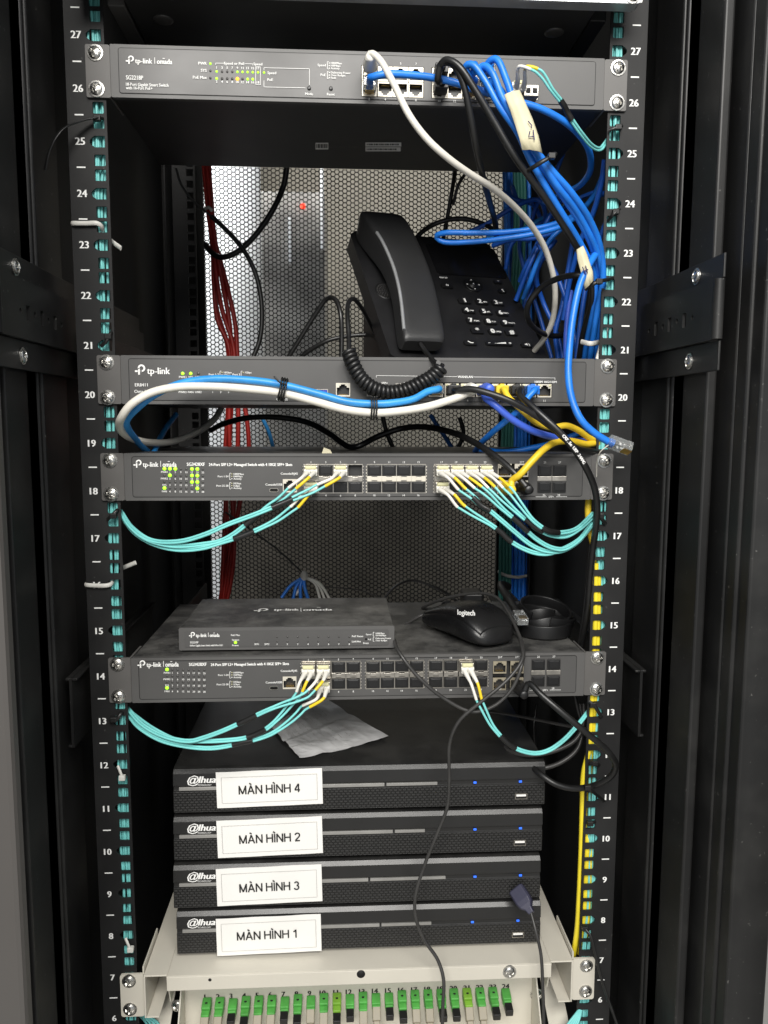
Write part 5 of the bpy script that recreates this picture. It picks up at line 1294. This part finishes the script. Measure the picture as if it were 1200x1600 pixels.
fibre(fl % 'slot marked 17', 'c17', [(704, 749, -32), (715, 759, -34), (740, 778, -38), (752, 790, -39), (764, 797, -40), (781, 811, -40), (802, 829, -40), (831, 852, -38), (854, 861, -36), (877, 861, -30), (901, 848, -18), (924, 822, 8)], (751, 789))
fibre(fl % 'slot marked 18', 'c18', [(700, 776, -32), (716, 788, -34), (737, 802, -36), (767, 820, -38), (783, 832, -38), (793, 842, -38), (813, 855, -38), (837, 864, -36), (857, 865, -34), (883, 856, -28), (906, 842, -16), (926, 818, 8)], (788, 837))
fibre(fl % 'slot marked 19', 'c19', [(728, 750, -34), (745, 760, -38), (761, 772, -42), (784, 794, -44), (804, 811, -44), (814, 820, -44), (822, 828, -44), (839, 843, -42), (860, 855, -38), (880, 858, -32), (904, 844, -18), (926, 814, 8)], (812, 818))
fibre(fl % 'slot marked 21', 'c21', [(750, 750, -36), (764, 758, -40), (787, 781, -46), (813, 805, -48), (828, 817, -48), (836, 824, -48), (843, 828, -48), (860, 836, -44), (883, 838, -36), (906, 826, -20), (926, 808, 8)], (834, 822))
fibre(fl % 'slot marked 23', 'c23', [(776, 752, -38), (796, 766, -44), (813, 788, -50), (831, 811, -52), (848, 825, -50), (860, 831, -48), (880, 832, -40), (901, 826, -24), (927, 802, 8)], (860, 830))
fl = 'aqua fibre cord from the %s of the lower fibre switch'
dd = (-4, -15, -4)
fibre(fl % 'top left slot', 'd1', [(477, 1069, -30), (467, 1084, -32), (455, 1099, -34), (437, 1120, -34), (417, 1138, -33), (402, 1146, -32), (383, 1153, -31), (350, 1157, -30), (310, 1158, -26), (276, 1156, -20), (238, 1138, -10), (200, 1110, 12)], (402, 1146), drop=dd, slv=10)
fibre(fl % 'second upper slot', 'd3', [(494, 1070, -32), (483, 1083, -36), (466, 1092, -38), (440, 1101, -38), (417, 1110, -38), (387, 1124, -36), (350, 1141, -34), (317, 1153, -30), (296, 1158, -28), (255, 1150, -18), (222, 1132, -8), (199, 1106, 12)], (387, 1124), drop=dd, slv=10)
fibre(fl % 'second lower slot', 'd4', [(487, 1092, -26), (478, 1101, -28), (466, 1115, -30), (449, 1130, -30), (423, 1147, -30), (397, 1156, -30), (378, 1160, -29), (363, 1164, -28), (330, 1169, -26), (290, 1166, -22), (250, 1156, -16), (217, 1136, -6), (199, 1114, 12)], (380, 1160), drop=(-3, -14, -4), slv=16)
fibre(fl % 'slot marked 21', 'd21', [(740, 1076, -32), (745, 1086, -34), (756, 1109, -36), (769, 1134, -36), (787, 1155, -36), (796, 1163, -36), (812, 1172, -34), (837, 1177, -30), (858, 1172, -26), (880, 1157, -20), (901, 1135, -10), (922, 1108, 10)], (794, 1161), drop=(4, -15, -8), slv=16)
PORT['a17'] = PORT['a17']+Vector((-12, 0, 0))
o = fibre('aqua fibre cord arching up from the small slot of the topmost grey switch', 'a17', [(800, 118, -40), (812, 107, -42), (832, 105, -44), (847, 117, -42), (862, 140, -38), (880, 163, -32), (886, 175, -28), (893, 187, -26), (910, 211, -18), (925, 228, -8), (937, 233, 0), (950, 218, 12)], (884, 171), drop=(-3, -22, 8), slv=12, group=None)
m = MB(); p = P(829, 144, -14); m.box(p.x-6.7, p.x+6.7, -18, -4, p.z-5, p.z+5); tr = thing('transceiver', 'metal transceiver with two square openings in the topmost grey switch', 'transceiver', p); m.build('body', 'steel', tr, .8)
m = MB()
for s in (-1, 1): m.box(p.x+s*3-2.1, p.x+s*3+2.1, -18.3, -17.9, p.z-2.4, p.z+2)
m.build('opening', 'hole', tr)
# strands behind the rails
def drift(n, s):
    if s < 0:
        for a, x in ((24.5, -232.6), (23, -235), (21, -235), (20, -232), (14.4, -232), (13.5, -229.5), (12, -230), (11, -231.5), (8, -231.5), (4, -231)):
            if n >= a: return x
        return -231
    for a, x in ((20, 232), (18, 231), (16.4, 231.5), (13, 235), (11.5, 234), (8, 234.5), (4, 232)):
        if n >= a: return x
    return 232
for s, cnt in ((-1, 8), (1, 8)):
    for i in range(cnt):
        pts = []; row = i % 2
        for k in range(0, 27):
            n = 30-k; x = drift(n, s)+(2.6 if s > 0 else -2.1)+(i-(cnt-1)/2)*1.25+1.3*math.sin(n*.9+i*1.7)+.5*math.sin(n*2.3+i*2)
            pts.append(Vector((x, 5+row*2.5+.7*math.sin(n*.6+i), UZ(n))))
        o = thing('fibre_cable', 'aqua fibre strand running down behind the %s rail' % ('left' if s < 0 else 'right'), 'fibre cord', pts[10], 'aqua strands behind the %s rail' % ('left' if s < 0 else 'right'))
        MB().tube(spl(pts, 6), 1.25, 7).build('core', 'aqua', o)
for i in range(5):
    o = thing('fibre_cable', 'aqua fibre strand bowing out below the cream shelf at right', 'fibre cord', P(890, 1590, 10), 'aqua strands below the cream shelf')
    MB().tube(spl(W([(922, 1560, 12), (910, 1572, 4), (897+i*2, 1588+i, -4), (884+i*3, 1606+i*2, -8), (874+i*3, 1640, -10)]), 3), 1.3, 7).build('core', 'aqua', o)
for i in range(4):
    o = thing('fibre_cable', 'aqua fibre strand bowing out below the cream shelf at left', 'fibre cord', P(225, 1590, 10), 'aqua strands below the cream shelf, left')
    MB().tube(spl(W([(206, 1560, 20), (216+i*3, 1584, 24), (228+i*6, 1598, 26), (240+i*7, 1640, 28)]), 3), 1.3, 7).build('core', 'aqua', o)
# beige patch cords of the fibre tray
for i in sorted(corded):
    p = PORT['o%d' % i]; o = thing('patch_cable', 'beige patch cord hanging from a green connector numbered %d' % i, 'patch cord', p, 'beige patch cords of the fibre tray')
    dr = Vector((0, -1, -.25)).normalized(); mx = Matrix.Translation(p) @ Matrix.Rotation(math.radians(42), 4, 'X')
    MB().box(-4.2, 4.2, -11, 2, -4, 4, 0, mx).box(-3.3, 3.3, -17, -10.9, -3.2, 3.2, 0, mx).build('plug', 'beige', o, .8)
    e = mx @ Vector((0, -15, 0)); MB().tube(spl([e, e+Vector((.5, -8, -8)), e+Vector((1, -13, -18)), e+Vector((2, -15, -60))], 2), lambda t: 2.6-1.2*t, 8).build('boot', 'beige', o)
# ================================================================== ties on the rails
def strap(label, pts, r, m, flat=(1.5, .55), head=None):
    o = thing('cable_tie', label, 'cable tie', W(pts)[0]); MB().tube(spl(W(pts), 2), r, 8, flat=flat).build('strap', m, o)
    if head:
        c = P(*head); MB().box(c.x-3, c.x+3, c.y-2.5, c.y+2.5, c.z-2.5, c.z+2.5).build('head', m, o, .7)
strap('white cable tie looped round the left rail just above number 23', [(113, 350, 4), (113, 349, -2.5), (135, 349, -3.2), (152, 349, -3.2), (158, 353, -1), (161, 362, 6)], 1.9, 'tie', (1.1, .5))
strap('white cable tie looped round the left rail over number 16', [(134, 913, 4), (134, 914, -2.5), (150, 915, -3), (166, 915, -3.2), (173, 913, -1), (177, 908, 6)], 1.9, 'tie', (1.1, .5))
strap('black cable tie with long loose tail at the left rail above 25', [(160, 186, 4), (152, 184, -5), (138, 186, -8), (118, 192, -14), (100, 200, -22), (86, 216, -26), (76, 238, -26), (70, 266, -24)], 1.7, 'cord', (.5, 1.6), (152, 185, -4))
strap('white tie tail poking out left of the red cables', [(168, 372, 20), (178, 380, 10), (189, 388, 4)], 1.5, 'tie')
strap('white tie tail poking out below the aqua cords at left', [(188, 889, 20), (200, 884, 12), (212, 879, 6)], 1.4, 'tie')
strap('black cable tie on the left rail just above the router', [(158, 541, -3), (166, 533, -5), (172, 522, -3), (175, 515, 6)], 1.8, 'cord', (1, .7), (169, 526, -4))
strap('black cable tie on the left rail under the switch with many lit lamps', [(168, 812, -2), (174, 806, -4), (182, 798, -2), (188, 794, 6)], 1.8, 'cord', (1, .7), (177, 806, -4))
strap('black cable tie on the left rail under the lower fibre switch', [(172, 1128, -2), (180, 1126, -4), (188, 1116, -3), (194, 1108, 6)], 2.0, 'cord', (1, .7), (178, 1124, -4))
strap('small white cable tie on the left rail beside the topmost recorder', [(184, 1197, -3), (187, 1204, -5), (190, 1212, -5)], 1.8, 'tie', (1, .7), (191, 1215, -5))
strap('small white cable tie on the left rail just above the cream shelf', [(196, 1466, -3), (199, 1473, -5), (202, 1480, -5)], 1.8, 'tie', (1, .7), (204, 1483, -5))
strap('topmost black cable tie on the right rail, under the topmost grey switch', [(952, 203, -3), (962, 200, -5), (972, 196, -3)], 1.8, 'cord', (1, .7), (966, 199, -4))
strap('black cable tie on the right rail beside the blue tangle', [(950, 345, 4), (958, 335, -5), (968, 326, -3)], 1.9, 'cord', (1, .7), (962, 331, -4))
strap('black cable tie on the right rail where the yellow lead comes out', [(930, 800, -3), (938, 808, -6), (946, 818, -3)], 2.0, 'cord', (1, .7), (938, 806, -5))
strap('black cable tie on the right rail just under the lower fibre switch', [(920, 1096, -3), (928, 1102, -6), (936, 1114, -5), (940, 1120, -3)], 2.0, 'cord', (1, .7), (926, 1101, -5))
strap('black cable tie on the right rail where the thick black lead bends back', [(922, 1192, -3), (928, 1193, -6), (936, 1196, -3)], 2.2, 'cord', (1, .7), (929, 1192, -5))
strap('black cable tie with pointed ends across the thick black lead', [(914, 1226, -26), (922, 1234, -28), (932, 1242, -22), (944, 1252, -12)], 1.7, 'cord', (1, .6), (918, 1230, -28))
strap('small black cable tie on the right rail beside the second recorder', [(916, 1285, -2), (922, 1286, -5), (930, 1284, -2)], 1.9, 'cord', (1, .7), (922, 1286, -5))
strap('long black cable tie hanging from the right rail below 8 past the cream ear', [(910, 1448, -4), (922, 1462, -10), (930, 1490, -14), (940, 1530, -18), (955, 1575, -22), (968, 1612, -24)], 1.9, 'cord', (1, .6), (914, 1450, -5))
strap('black cable tie round the blue bundle above the honeycomb door', [(822, 268, -44), (832, 262, -58), (848, 252, -64), (862, 244, -62), (868, 240, -56)], 2.1, 'cord', (1, .7), (862, 244, -64))
strap('black cable tie pulling the blue bundle to the right rail below 23', [(914, 452, -14), (930, 442, -20), (948, 437, -12), (958, 434, 2)], 2.0, 'cord', (1, .7), (936, 440, -20))
strap('white tie low in the blue bundle right of the phone', [(908, 534, 20), (922, 537, 10), (936, 535, 20)], 1.6, 'tie')
strap('white paper tail beside the right rail below 22', [(946, 512, 14), (942, 540, 8), (936, 562, 4)], 2.4, 'tie', (1.6, .3))
strap('white tie at the rear left among the red cables', [(318, 330, 378), (326, 324, 368), (332, 330, 370)], 2.4, 'tie', (1, .8))
